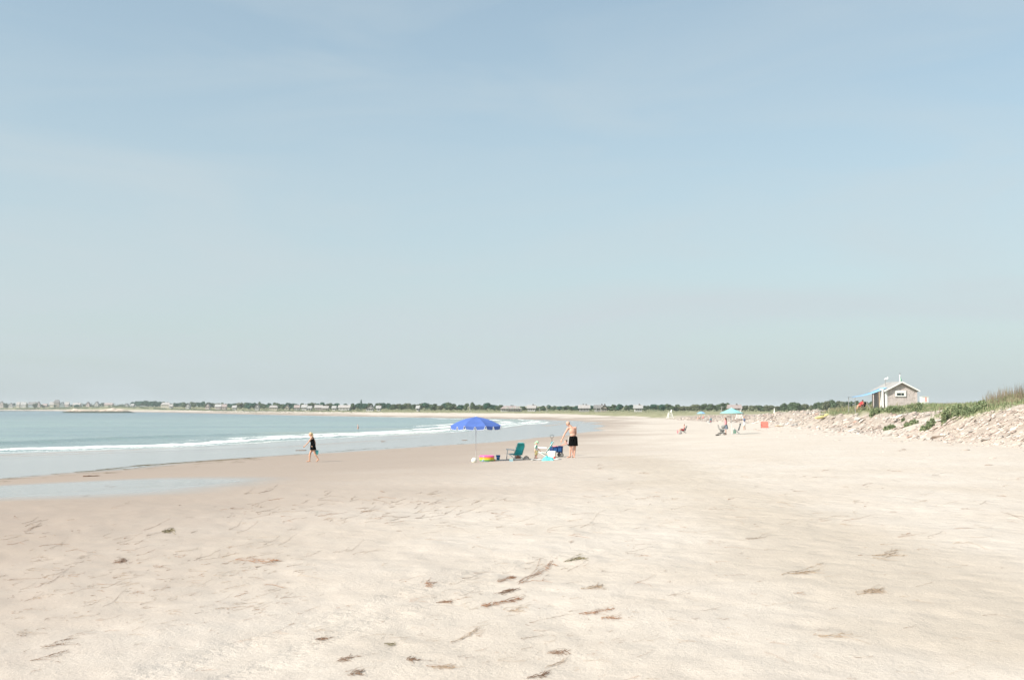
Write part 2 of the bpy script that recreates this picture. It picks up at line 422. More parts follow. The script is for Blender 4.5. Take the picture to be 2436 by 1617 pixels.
# ------------------------------------------------------------------ sea
def sea_material():
    m, n, l, p = newmat('sea_water')
    geo = n.new('ShaderNodeNewGeometry')
    def at(name):
        a = n.new('ShaderNodeAttribute'); a.attribute_name = name; return a.outputs['Fac']
    def tex(sc, det, vec):
        t = n.new('ShaderNodeTexNoise'); t.inputs['Scale'].default_value = sc; t.inputs['Detail'].default_value = det; l.new(vec, t.inputs['Vector']); return t.outputs['Fac']
    mp_ = n.new('ShaderNodeMapping'); mp_.inputs['Rotation'].default_value = (0, 0, R(-30)); mp_.inputs['Scale'].default_value = (0.35, 1.0, 1.0); l.new(geo.outputs['Position'], mp_.inputs[0])
    w1 = tex(0.55, 5, mp_.outputs[0]); w2 = tex(0.045, 4, mp_.outputs[0])
    def mapr(v, a, b, c, d):
        r = n.new('ShaderNodeMapRange'); l.new(v, r.inputs['Value'])
        for k, q in zip(('From Min', 'From Max', 'To Min', 'To Max'), (a, b, c, d)): r.inputs[k].default_value = q
        return r.outputs[0]
    def mixc(f, a, b):
        x = n.new('ShaderNodeMix'); x.data_type = 'RGBA'; l.new(f, x.inputs[0])
        for q, i in ((a, 6), (b, 7)):
            if isinstance(q, tuple): x.inputs[i].default_value = (*q, 1)
            else: l.new(q, x.inputs[i])
        return x.outputs[2]
    deep = at('deep'); foam = at('foam'); far = at('far')
    c = mixc(deep, (0.30, 0.32, 0.24), (0.215, 0.30, 0.27))
    c = mixc(mapr(w2, 0.40, 0.60, 0, 0.9), c, (0.15, 0.22, 0.225))
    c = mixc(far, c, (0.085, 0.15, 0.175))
    ft = tex(3.2, 6, geo.outputs['Position'])
    fm = n.new('ShaderNodeMath'); fm.operation = 'ADD'; l.new(foam, fm.inputs[0]); l.new(mapr(ft, 0.3, 0.7, -0.38, 0.38), fm.inputs[1])
    fr = mapr(fm.outputs[0], 0.43, 0.62, 0.0, 1.0)
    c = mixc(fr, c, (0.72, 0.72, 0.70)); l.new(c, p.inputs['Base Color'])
    l.new(mapr(fr, 0, 1, 0.16, 0.9), p.inputs['Roughness']); p.inputs['IOR'].default_value = 1.33
    b = n.new('ShaderNodeBump'); b.inputs['Distance'].default_value = 0.5; b.inputs['Strength'].default_value = 0.8
    l.new(w1, b.inputs['Height'])
    b2 = n.new('ShaderNodeBump'); b2.inputs['Distance'].default_value = 0.08; b2.inputs['Strength'].default_value = 0.5; l.new(ft, b2.inputs['Height']); l.new(b.outputs[0], b2.inputs['Normal'])
    l.new(b2.outputs[0], p.inputs['Normal'])
    return m
def build_sea():
    def grow(a, b, s0, k):
        out = [a]; st = s0; sg = 1 if b > a else -1
        while (out[-1] - b) * sg < 0: out.append(out[-1] + sg * st); st *= k
        return out[1:]
    xs = np.array(sorted(grow(-78, -8000, 0.5, 1.06) + list(np.arange(-78, 22, 0.40)) + grow(22, 60, 1, 1.2)))
    ys = np.array(sorted(grow(56, -2000, 0.6, 1.15) + list(np.arange(56, 150, 0.32)) + list(np.arange(150, 290, 0.6)) + grow(290, 3600, 0.8, 1.012)))
    X, Y = np.meshgrid(xs, ys); ny, nx = X.shape; X = X.ravel(); Y = Y.ravel()
    u = shore_u(X, Y)
    keep = u < 3.0
    s = X * 0.55 + Y * 0.8                         # rough coordinate along the shore
    n1 = fbm(s * 0.05, s * 0 + 3.1, 3, 71); n2 = fbm(s * 0.22, s * 0 + 9.7, 3, 73); n3 = fbm(s * 0.9, u * 0.5, 3, 75)
    near = 1 - sstep(300, 420, Y)
    uc = -2.2 + 3.2 * n1 + 1.4 * n2                # crest of the breaker
    crest = np.exp(-((u - uc) / np.where(u > uc, 0.8, 2.6)) ** 2)
    brk = np.clip(0.55 + 1.1 * (n1 + 0.35) + 0.7 * n2, 0, 1)
    Z = near * crest * (0.19 + 0.10 * n2 + 0.08 * n3)
    u2 = -17 + 5 * fbm(s * 0.03, s * 0 + 1.3, 3, 77)
    Z += near * np.exp(-((u - u2) / np.where(u > u2, 1.3, 4.5)) ** 2) * 0.27 * (1 - sstep(110, 170, Y))
    Z += fbm(X * 0.10, Y * 0.22, 4, 79) * 0.10 * sstep(0, 8, -u) + 0.03 * fbm(X * 0.5, Y * 0.9, 3, 81) * sstep(-1, 2, -u)
    Z += 0.03
    fo = np.exp(-(np.maximum(np.abs(u - uc - 0.35) - 0.02 - 0.30 * brk, 0) / 0.42) ** 2) * (0.50 + 0.5 * np.clip(brk, 0, 1)) + 0.24 * np.exp(-((u - uc - 2.0) / 1.6) ** 2)
    bend = np.exp(-((Y - 222) / 38) ** 2)
    fo2 = np.exp(-((u - (1.3 + 1.5 * n2)) / 0.6) ** 2) * 0.7
    u3 = -8.5 + 3.0 * n1
    fo3 = np.exp(-((u - u3) / 1.6) ** 2) * (0.25 + 0.9 * sstep(100, 135, Y)) * (0.7 + 1.0 * n2)
    u4 = -14 + 3 * n1
    fo4 = np.exp(-((u - u4) / 1.6) ** 2) * bend * 0.9
    foam = np.maximum.reduce([fo * (0.35 + 0.75 * brk), fo2, fo3, fo4, bend * 0.55 * (1 - sstep(0, 12, -u)) + bend * fbm(s * .3, u * .4, 3, 83) * .5 * (1 - sstep(6, 20, -u))]) * near
    farfoam = (1 - near) * np.exp(-((u + 2) / 2.5) ** 2) * 0.62 * (1 - sstep(470, 620, Y))
    foam = np.maximum(foam, farfoam)
    V = np.stack([X, Y, Z], 1)
    idx = np.arange(nx * ny).reshape(ny, nx)
    F = np.stack([idx[:-1, :-1], idx[:-1, 1:], idx[1:, 1:], idx[1:, :-1]], -1).reshape(-1, 4)
    F = F[keep[F].any(1)]
    used = np.unique(F); remap = np.full(nx * ny, -1); remap[used] = np.arange(len(used))
    o = npmesh('sea_water', V[used], remap[F], sea_material(), True, 'structure')
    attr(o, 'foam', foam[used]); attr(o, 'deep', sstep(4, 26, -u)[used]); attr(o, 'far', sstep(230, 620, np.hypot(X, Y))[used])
    return o
build_sea()

# ------------------------------------------------------------------ plain materials
M = dict(
 white=mat('white_paint', (0.78, 0.77, 0.74), 0.5, 0.05), offwhite=mat('cream_plastic', (0.74, 0.72, 0.62), 0.5, 0.06),
 blue=mat('umbrella_blue', (0.09, 0.165, 0.48), 0.8, 0.08, 3, trans=0.18), dkblue=mat('underside_blue', (0.03, 0.06, 0.25), 0.9, 0.1),
 trim=mat('white_piping', (0.75, 0.75, 0.75), 0.7, 0.04), pole=mat('pole_metal', (0.72, 0.72, 0.70), 0.35, 0.05, metal=0.2),
 teal=mat('teal_fabric', (0.09, 0.62, 0.60), 0.75, 0.12, 5, trans=0.6), teal2=mat('dark_teal_fabric', (0.01, 0.38, 0.42), 0.8, 0.15, 5),
 pink=mat('pink_vinyl', (0.85, 0.12, 0.36), 0.3, 0.08), orange=mat('orange_vinyl', (0.85, 0.33, 0.05), 0.3, 0.08), yellow=mat('yellow_vinyl', (0.72, 0.55, 0.04), 0.3, 0.08),
 green=mat('green_vinyl', (0.16, 0.38, 0.07), 0.3, 0.1), bucket=mat('bucket_blue', (0.01, 0.14, 0.38), 0.4, 0.06), bgreen=mat('bucket_green', (0.03, 0.30, 0.14), 0.4, 0.06),
 aqua=mat('aqua_cloth', (0.14, 0.62, 0.62), 0.9, 0.2, 9, 0.5, 20), aqua2=mat('pale_aqua_cloth', (0.42, 0.74, 0.66), 0.9, 0.15, 9, 0.5, 20),
 navy=mat('navy_fabric', (0.012, 0.045, 0.17), 0.85, 0.25, 6, 0.4, 30), navy2=mat('blue_fabric', (0.03, 0.13, 0.36), 0.85, 0.2, 6, 0.4, 30),
 black=mat('black_fabric', (0.004, 0.004, 0.004), 1.0, 0.3, 6, 0.3, 30, spec=0.05), rubber=mat('grey_rubber', (0.07, 0.065, 0.055), 0.8, 0.2), greyp=mat('grey_plastic', (0.30, 0.29, 0.28), 0.7, 0.1),
 dark=mat('dark_metal', (0.08, 0.085, 0.08), 0.5, 0.1), brown=mat('brown_leather', (0.05, 0.018, 0.012), 0.7, 0.3), ltblue=mat('pale_blue_cloth', (0.28, 0.42, 0.46), 0.9, 0.2),
 skin=mat('light_skin', (0.60, 0.34, 0.25), 0.55, 0.06, 4), skin2=mat('tanned_skin', (0.55, 0.32, 0.22), 0.55, 0.08, 4), skin3=mat('pink_skin', (0.62, 0.34, 0.26), 0.55, 0.06, 4),
 blond=mat('blond_hair', (0.52, 0.40, 0.22), 0.7, 0.2, 12), brunette=mat('brown_hair', (0.07, 0.035, 0.02), 0.7, 0.25, 12), greyhair=mat('cropped_hair', (0.40, 0.27, 0.21), 0.8, 0.1, 12),
 red=mat('red_fabric', (0.62, 0.04, 0.045), 0.8, 0.1), coral=mat('coral_fabric', (0.75, 0.17, 0.13), 0.8, 0.08), pinkc=mat('pink_cloth', (0.72, 0.25, 0.28), 0.85, 0.12),
 ylw=mat('yellow_cloth', (0.62, 0.52, 0.24), 0.9, 0.1), mint=mat('mint_cloth', (0.42, 0.66, 0.42), 0.9, 0.12), sleeve=mat('green_cloth', (0.08, 0.22, 0.15), 0.9, 0.1),
 turq=mat('turquoise_fabric', (0.30, 0.62, 0.60), 0.8, 0.06, trans=0.2), greyc=mat('grey_cloth', (0.22, 0.22, 0.21), 0.9, 0.2), bluec=mat('blue_shirt', (0.10, 0.14, 0.24), 0.9, 0.15),
 denim=mat('grey_blue_cloth', (0.16, 0.19, 0.24), 0.9, 0.2), kayak=mat('yellow_hull', (0.78, 0.68, 0.30), 0.4, 0.08), wood=mat('driftwood', (0.50, 0.38, 0.26), 0.9, 0.2, 6, 0.5),
 tarp=mat('blue_tarp', (0.22, 0.40, 0.60), 0.6, 0.1), glass=mat('window_glass', (0.03, 0.05, 0.045), 0.08, 0.1), eye=mat('eye', (0.02, 0.02, 0.02), 0.3, 0.1),
)
# patterned swimsuit
m, n_, l_, p_ = newmat('patterned_swimsuit'); M['pattern'] = m
v_ = n_.new('ShaderNodeTexVoronoi'); v_.inputs['Scale'].default_value = 14; c_ = n_.new('ShaderNodeTexCoord'); l_.new(c_.outputs['Object'], v_.inputs['Vector'])
r_ = n_.new('ShaderNodeValToRGB'); r_.color_ramp.interpolation = 'CONSTANT'; r_.color_ramp.elements[0].color = (0.75, 0.72, 0.70, 1); r_.color_ramp.elements[1].position = 0.62; r_.color_ramp.elements[1].color = (0.10, 0.16, 0.30, 1)
sp_ = n_.new('ShaderNodeSeparateColor'); l_.new(v_.outputs['Color'], sp_.inputs[0]); l_.new(sp_.outputs[0], r_.inputs[0]); l_.new(r_.outputs[0], p_.inputs['Base Color']); p_.inputs['Roughness'].default_value = 0.85

# ------------------------------------------------------------------ people
def hand(mb, w, d, side, curl=0.5, s=1.0):
    """palm and five unequal bent fingers; w wrist, d direction of the forearm, side = towards the thumb"""
    w = Vector(w); d = Vector(d).normalized(); side = Vector(side); side = (side - d * side.dot(d)).normalized(); nrm = d.cross(side).normalized()
    c = w + d * 0.045 * s
    mb.capsule(w, c, 0.024 * s, 0.030 * s, 10); mb.capsule(c - side * 0.018 * s, c + side * 0.018 * s + d * 0.012 * s, 0.020 * s, 0.020 * s, 10)
    for k, L in enumerate((0.070, 0.078, 0.073, 0.058)):
        b = w + d * 0.082 * s + side * (0.026 - 0.0175 * k) * s
        m1 = b + d * L * 0.5 * s + nrm * curl * 0.012 * s; e = m1 + d * L * 0.45 * s + nrm * curl * 0.032 * s
        mb.capsule(b - d * 0.02 * s, m1, 0.0095 * s, 0.0085 * s, 8); mb.capsule(m1, e, 0.0085 * s, 0.007 * s, 8)
    b = w + d * 0.03 * s + side * 0.024 * s; m1 = b + (d * 0.6 + side * 0.8) * 0.036 * s
    mb.capsule(b, m1, 0.012 * s, 0.010 * s, 8); mb.capsule(m1, m1 + (d * 0.9 + side * 0.25 + nrm * 0.3) * 0.032 * s, 0.010 * s, 0.008 * s, 8)
def person(name_label, loc, J, skin, s=1.0, vox=0.011, female=False, group=None, category='person', hair=None, rz=0.0, eyes=True):
    """J: joints in metres relative to the feet. keys head, neck, chest, waist, pelvis, sh/el/wr/hi/kn/an/toe (L,R), face"""
    t = thing('person', name_label, category, loc, rz, group)
    mb = MB(); V = lambda k: Vector(J[k])
    hd, nk, ch, wa, pe = (V(k) for k in ('head', 'neck', 'chest', 'waist', 'pelvis'))
    f = V('face').normalized(); upv = (hd - nk).normalized(); sd = f.cross(upv).normalized(); upv = sd.cross(f).normalized()
    rot = Matrix((sd, f, upv)).transposed()
    mb.ell(hd + upv * 0.015 * s - f * 0.01 * s, (0.074 * s, 0.094 * s, 0.105 * s), rot, 18, 12)
    mb.ell(hd - upv * 0.065 * s + f * 0.030 * s, (0.054 * s, 0.058 * s, 0.055 * s), rot, 14, 9)
    mb.capsule(hd + f * 0.085 * s + upv * 0.01 * s, hd + f * 0.102 * s - upv * 0.022 * s, 0.010 * s, 0.015 * s, 8)
    mb.capsule(hd + f * 0.080 * s - upv * 0.060 * s - sd * 0.02 * s, hd + f * 0.080 * s - upv * 0.060 * s + sd * 0.02 * s, 0.010 * s, 0.010 * s, 8)
    for k in (-1, 1): mb.ell(hd + sd * 0.078 * s * k - upv * 0.005 * s - f * 0.005 * s, (0.012 * s, 0.020 * s, 0.032 * s), rot, 8, 6)
    mb.capsule(nk, hd - upv * 0.05 * s - f * 0.01 * s, 0.060 * s, 0.053 * s)
    shL, shR = V('shL'), V('shR'); ax = (shR - shL).normalized()
    tw = 0.9 if female else 1.0
    def trunk(c, up, w, d):
        up = up.normalized(); fw = ax.cross(up).normalized(); a2 = up.cross(fw).normalized()
        return Matrix((a2, fw, up)).transposed(), (w * s, d * s)
    r1, e = trunk(ch, nk - wa, 0.158 * tw, 0.108); mb.ell(ch, (e[0], e[1], 0.17 * s), r1, 18, 12)
    mb.ell((ch + nk) / 2 + (nk - ch) * 0.15, (0.150 * s * tw, 0.075 * s, 0.065 * s), r1, 18, 10)
    r2, e = trunk(wa, ch - pe, 0.132 * tw, 0.098); mb.ell(wa, (e[0], e[1], 0.15 * s), r2, 18, 12)
    ax2 = (V('hiR') - V('hiL')).normalized(); up = (wa - pe).normalized(); fw = ax2.cross(up).normalized()
    r3 = Matrix((ax2, fw, ax2.cross(fw) * -1)).transposed()
    mb.ell(pe, (0.160 * s * (1.06 if female else 1), 0.115 * s, 0.125 * s), r3, 18, 12)
    mb.capsule(ch, nk, 0.09 * s, 0.062 * s)
    for q in 'LR':
        sh, el, wr = V('sh' + q), V('el' + q), V('wr' + q); k = 0.86 if female else 1.0
        mb.ell(sh, (0.060 * s * k,) * 3, None, 12, 9)
        mb.capsule(ch + (nk - ch) * 0.55, sh, 0.062 * s, 0.056 * s * k)
        mid = sh.lerp(el, 0.4); mb.capsule(sh, mid, 0.053 * s * k, 0.049 * s * k); mb.capsule(mid, el, 0.049 * s * k, 0.037 * s * k)
        mid = el.lerp(wr, 0.3); mb.capsule(el, mid, 0.038 * s * k, 0.040 * s * k); mb.capsule(mid, wr, 0.040 * s * k, 0.024 * s * k)
        hand(mb, wr, wr - el, f * 0.8 + Vector((0, 0, 0.3)), 0.6, s)
        hi, kn, an, to = V('hi' + q), V('kn' + q), V('an' + q), V('toe' + q)
        mid = hi.lerp(kn, 0.45); mb.capsule(hi, mid, 0.090 * s, 0.076 * s); mb.capsule(mid, kn, 0.076 * s, 0.055 * s)
        mid = kn.lerp(an, 0.32); bk = (kn - an).normalized().cross(ax2).normalized() * 0.012 * s
        mb.capsule(kn, mid + bk, 0.052 * s, 0.056 * s); mb.capsule(mid + bk, an, 0.056 * s, 0.033 * s)
        d = (to - an); heel = an - Vector((d.x, d.y, 0)).normalized() * 0.028 * s - Vector((0, 0, 0.035 * s))
        mb.capsule(heel, an, 0.030 * s, 0.034 * s); mb.capsule(an - Vector((0, 0, 0.01 * s)), to, 0.034 * s, 0.026 * s); mb.capsule(heel, to, 0.028 * s, 0.024 * s)
        sdv = Vector((-d.y, d.x, 0)).normalized() * 0.022 * s
        mb.capsule(to - d * 0.25 + sdv, to + sdv, 0.022 * s, 0.016 * s, 8); mb.capsule(to - d * 0.25 - sdv, to - sdv * 1.1 - d * 0.08, 0.020 * s, 0.014 * s, 8)
    b = mb.build('body', skin, t, smooth=True); smoothmod(b, vox * s if s < 1 else vox, 3)
    if eyes:
        for k in (-1, 1): MB().ell(hd + f * 0.078 * s + upv * 0.012 * s + sd * 0.031 * s * k, (0.011 * s,) * 3, None, 8, 6).build('eye', M['eye'], t, smooth=True)
    return t, dict(hd=hd, f=f, up=upv, sd=sd, rot=rot, rc=r1, rw=r2, rp=r3, **{k: V(k) for k in J})
def blob(name, m, parent, fn, vox=0.012, it=3):
    mb = MB(); fn(mb); o = mb.build(name, m, parent, smooth=True); smoothmod(o, vox, it); return o

# ---- woman walking left along the wet sand
P = G(742, 1098.5); k = mpp(P)
J = dict(head=(-0.10, 0.0, 1.50), neck=(-0.035, 0, 1.36), chest=(0.0, 0, 1.20), waist=(0.035, 0, 1.02), pelvis=(0.05, 0, 0.87), face=(-0.93, -0.10, -0.28),
         shL=(-0.02, -0.165, 1.31), shR=(0.02, 0.165, 1.31), elL=(-0.165, -0.20, 1.08), wrL=(-0.335, -0.20, 0.90), elR=(0.13, 0.20, 1.06), wrR=(0.13, 0.20, 0.80),
         hiL=(0.04, -0.09, 0.84), hiR=(0.06, 0.09, 0.84), knL=(0.17, -0.09, 0.47), anL=(0.36, -0.09, 0.17), toeL=(0.265, -0.09, 0.035),
         knR=(-0.12, 0.09, 0.46), anR=(-0.145, 0.09, 0.075), toeR=(-0.30, 0.09, 0.03))
t, B = person('woman in a short black dress walking barefoot along the wet sand', P, J, M['skin2'], 1.0, 0.010, True)
def dress(mb):
    mb.ell(B['chest'] + Vector((0, 0, -0.03)), (0.152, 0.122, 0.15), Matrix.Rotation(R(90), 3, 'Z'), 18, 10)
    rs = []
    for z, rx, ry, cx in ((1.22, .11, .15, .0), (1.12, .125, .155, .015), (1.02, .118, .145, .035), (0.92, .135, .165, .045), (0.80, .155, .185, .05), (0.70, .168, .20, .06), (0.655, .172, .205, .065)):
        rs.append(ring((cx, 0, z), rx, ry, 18))
    mb.loft(rs)
    mb.capsule((0.02, -0.10, 1.22), (0.03, -0.09, 1.35), .016, .016); mb.capsule((0.03, 0.10, 1.22), (0.03, 0.09, 1.35), .016, .016)
    mb.capsule((0.06, 0.0, 1.2), (0.055, -0.04, 1.34), .04, .02)
blob('dress', M['black'], t, dress, 0.011, 2)
def hair(mb):
    mb.ell(B['hd'] + Vector((0.03, 0, 0.03)), (0.082, 0.080, 0.098), B['rot'], 16, 10)
    mb.capsule(B['hd'] + Vector((0.095, 0, 0.05)), B['hd'] + Vector((0.14, 0, -0.06)), 0.038, 0.034); mb.capsule(B['hd'] + Vector((0.14, 0, -0.06)), B['hd'] + Vector((0.125, 0, -0.19)), 0.034, 0.014)
blob('hair', M['blond'], t, hair, 0.010, 2)
bagb = thing('beach_bag', 'small aqua bag hanging from the walking woman\'s hand', 'bag', P + Vector((0.215, 0.20, 0.40)))
rs = [ring((0.0, 0, 0), .085, .045, 12), ring((0, 0, 0.12), .10, .055, 12), ring((0, 0, 0.235), .105, .045, 12), ring((0, 0, 0.225), .095, .035, 12), ring((0, 0, 0.02), .075, .035, 12)]
MB().loft(rs).build('bag_body', M['aqua'], bagb, smooth=True)
MB().path([(-.07, 0, .22), (-.085, 0, .30), (-.08, 0, .345), (-.05, 0, .30), (-.02, 0, .225)], .008, 6).build('bag_handle', M['aqua'], bagb)

# ---- man in black shorts beside the wagon
P = G(1361, 1089); k = mpp(P); man = P
J = dict(head=(-0.185, 0.02, 1.60), neck=(-0.06, 0.02, 1.475), chest=(0.005, 0.0, 1.26), waist=(0.04, -0.01, 1.06), pelvis=(0.055, 0.0, 0.93), face=(-0.80, 0.35, -0.48),
         shL=(-0.185, -0.03, 1.385), shR=(0.165, 0.03, 1.41), elL=(-0.35, -0.02, 1.12), wrL=(-0.47, -0.02, 0.86), elR=(0.19, 0.14, 1.13), wrR=(0.10, 0.30, 0.98),
         hiL=(-0.04, -0.02, 0.90), hiR=(0.14, 0.03, 0.90), knL=(-0.07, -0.02, 0.49), anL=(-0.10, -0.01, 0.085), toeL=(-0.235, -0.06, 0.03),
         knR=(0.135, 0.05, 0.49), anR=(0.105, 0.04, 0.085), toeR=(0.02, 0.15, 0.03))
t, B = person('shirtless balding man in black swim shorts leaning over the blue wagon', P, J, M['skin'], 1.0, 0.010)
def shorts(mb):
    mb.ell((0.055, 0, 0.95), (0.190, 0.150, 0.115), None, 18, 10)
    for hx, hy, kx, ky in ((-.035, -.02, -.055, -.02), (.14, .03, .150, .05)):
        rs = [ring((hx + .01, hy, .99), .105, .13, 16), ring((hx, hy, .86), .125, .145, 16), ring(((hx + kx) / 2, (hy + ky) / 2, .74), .128, .140, 16), ring((kx, ky, .585), .130, .138, 16), ring((kx, ky, .565), .128, .136, 16)]
        mb.loft(rs)
blob('shorts', M['black'], t, shorts, 0.012, 1)
MB().box((-.163, -.02, .80), (.014, .07, .36), Matrix.Rotation(R(3), 3, 'Y')).build('side_stripe', M['white'], t)
def mh(mb): mb.ell(B['hd'] + B['up'] * .012 - B['f'] * .022, (.079, .088, .086), B['rot'], 16, 10)
blob('hair', M['greyhair'], t, mh, .010, 2)

# ---- girl bending over the wagon behind the man
P = G(1361, 1083.5) + Vector((0.02, 0.30, 0)); P.z = h1(P.x, P.y)
J = dict(head=(-0.33, 0.0, 0.70), neck=(-0.24, 0, 0.64), chest=(-0.17, 0, 0.585), waist=(-0.07, 0, 0.56), pelvis=(0.02, 0, 0.55), face=(-0.8, -0.45, -0.25),
         shL=(-0.23, -0.10, 0.60), shR=(-0.23, 0.10, 0.61), elL=(-0.38, -0.14, 0.56), wrL=(-0.53, -0.15, 0.50), elR=(-0.40, 0.12, 0.58), wrR=(-0.56, 0.10, 0.51),
         hiL=(0.02, -0.06, 0.53), hiR=(0.02, 0.06, 0.53), knL=(-0.005, -0.06, 0.29), anL=(0.04, -0.06, 0.06), toeL=(-0.06, -0.07, 0.02),
         knR=(0.03, 0.06, 0.29), anR=(0.06, 0.06, 0.06), toeR=(-0.04, 0.07, 0.02))
t, B = person('dark-haired girl in a patterned swimsuit bending down behind the man', P, J, M['skin3'], 0.66, 0.012, True)
def suit(mb):
    mb.ell(B['chest'], (.115, .085, .12), B['rc'], 14, 9); mb.ell(B['waist'], (.105, .082, .11), B['rw'], 14, 9); mb.ell(B['pelvis'], (.122, .094, .098), B['rp'], 14, 9)
    mb.loft([ring((.0, 0, .50), .13, .15, 14), ring((0, 0, .58), .09, .10, 14)])
blob('swimsuit', M['pattern'], t, suit, .012, 2)
def gh(mb):
    mb.ell(B['hd'] - B['f'] * .02 + B['up'] * .012, (.056, .062, .070), B['rot'], 14, 9); mb.ell(B['hd'] + Vector((.06, .02, .07)), (.032, .032, .032), None, 10, 8)
    mb.capsule(B['hd'] + Vector((.05, .02, .0)), B['hd'] + Vector((.085, -.02, -.09)), .030, .016)
blob('hair', M['brunette'], t, gh, .010, 2)

# ---- toddler between the two chairs
P = G(1276, 1091); k = mpp(P)
J = dict(head=(0.03, 0.0, 0.745), neck=(0.0, 0, 0.645), chest=(-0.01, 0, 0.545), waist=(0.0, 0, 0.44), pelvis=(0.0, 0, 0.375), face=(0.85, -0.15, -0.5),
         shL=(-0.005, 0.095, 0.61), shR=(0.0, -0.095, 0.61), elL=(0.075, 0.125, 0.48), wrL=(0.155, 0.10, 0.385), elR=(-0.035, -0.13, 0.49), wrR=(-0.065, -0.12, 0.37),
         hiL=(0.0, 0.055, 0.35), hiR=(0.0, -0.055, 0.35), knL=(0.01, 0.055, 0.195), anL=(0.00, 0.06, 0.05), toeL=(0.075, 0.07, 0.018),
         knR=(-0.035, -0.055, 0.195), anR=(-0.075, -0.06, 0.05), toeR=(0.0, -0.07, 0.018))
t, B = person('toddler in a pale green sun hat, white top and yellow shorts between two teal chairs', P, J, M['skin3'], 0.58, 0.012)
blob('shirt', M['white'], t, lambda mb: (mb.ell(B['chest'], (.108, .082, .115), B['rc'], 14, 9), mb.ell(B['waist'], (.102, .084, .10), B['rw'], 14, 9), mb.capsule(B['chest'] + Vector((0, 0, .04)), (0, .09, .60), .055, .042), mb.capsule(B['chest'] + Vector((0, 0, .04)), (0, -.09, .60), .055, .042)), .012, 2)
blob('sleeve', M['sleeve'], t, lambda mb: (mb.capsule((0, -.10, .605), (-.032, -.128, .50), .043, .036),), .010, 2)
blob('shorts', M['ylw'], t, lambda mb: (mb.ell((0, 0, .375), (.10, .085, .07), None, 14, 9), mb.capsule((0, .05, .35), (.01, .055, .215), .066, .056), mb.capsule((0, -.05, .35), (-.03, -.055, .215), .066, .056)), .012, 2)
blob('sun_hat', M['mint'], t, lambda mb: (mb.ell(B['hd'] + B['up'] * .03, (.062, .068, .062), B['rot'], 14, 9), mb.ell(B['hd'] + B['up'] * .018, (.095, .10, .012), B['rot'], 16, 6), mb.capsule(B['hd'] - B['f'] * .06, B['hd'] - B['f'] * .055 - B['up'] * .07, .03, .035)), .009, 1)

# ------------------------------------------------------------------ blue beach umbrella
P = G(1132, 1096.5); k = mpp(P)
t = thing('beach_umbrella', 'large royal blue beach umbrella with scalloped edge and white piping', 'umbrella', P)
Rr, zr, za = 64 * k, 84 * k, 103.8 * k
oc = [(Rr * math.sin(R(22.5 + 45 * i)), -Rr * math.cos(R(22.5 + 45 * i))) for i in range(9)]
def canopy_pt(i, f, q):
    """panel i, f along the rim 0-1, q from apex 0 to rim 1"""
    a = Vector(oc[i]); b = Vector(oc[i + 1]); e = a.lerp(b, f) * q
    z = zr + (za - zr) * (1 - q ** 1.75) - 0.035 * math.sin(math.pi * f) * q
    return Vector((e.x, e.y, z))
for i in range(8):
    mb = MB(); NF, NQ = 8, 8
    vs = [canopy_pt(i, f / NF, 0.02 + 0.98 * q / NQ) for q in range(NQ + 1) for f in range(NF + 1)]
    fs = [(q * (NF + 1) + f, q * (NF + 1) + f + 1, (q + 1) * (NF + 1) + f + 1, (q + 1) * (NF + 1) + f) for q in range(NQ) for f in range(NF)]
    mb.add(vs, fs); pn = mb.build('canopy_panel', M['blue'], t, smooth=True)
    for j in range(2):
        mv = MB(); mt = MB(); f0, f1 = 0.5 * j + 0.012, 0.5 * j + 0.488; top = []; bot = []
        for q in range(9):
            w = q / 8.0; f = f0 + (f1 - f0) * w; p = canopy_pt(i, f, 1.0); p2 = p * 1.0; o = Vector((p.x, p.y, 0)).normalized()
            dep = 0.155 * (min(1, math.sin(math.pi * w) * 2.2) ** 0.5) + 0.002
            top.append(p); sh = (0.5 - w) * 0.06; tv = (Vector(oc[i + 1]) - Vector(oc[i])).normalized()
            bot.append(p + Vector((tv.x, tv.y, 0)) * sh * 0 + o * 0.012 - Vector((0, 0, dep)))
        mv.add(top + bot, [(q, q + 1, 10 + q, 9 + q) for q in range(8)]); va = mv.build('valance_flap', M['blue'], pn)
        mt.path(bot, 0.0085, 5); mt.build('piping', M['trim'], pn)
vt = MB(); rs = [[Vector((x * .25, y * .25, za - .055)) for x, y in oc[:8]], [Vector((x * .02, y * .02, za + .022)) for x, y in oc[:8]]]; vt.loft(rs, False); vt.build('vent_cap', M['blue'], t)
MB().ell((0, 0, za + .03), (.02, .02, .035), None, 10, 8).build('finial', M['white'], t, smooth=True)
MB().tube((0, 0, -.25), (0, 0, za), .015, .015, 10).build('pole', M['pole'], t, smooth=True)
for i in range(8):
    x, y = oc[i]; MB().path([(x * .04, y * .04, za - .06), (x * .5, y * .5, zr + (za - zr) * .70 - .02), (x * .98, y * .98, zr - .01)], .006, 5).build('rib', M['pole'], t)
q = G(1129, 1100); tag(MB().ell((0, 0, .09), (.125, .11, .125), None, 14, 10, .06).build('sandbag', M['offwhite'], None, (q.x - .02, q.y, q.z), True), 'rounded off-white sandbag at the foot of the blue umbrella pole', 'sandbag')

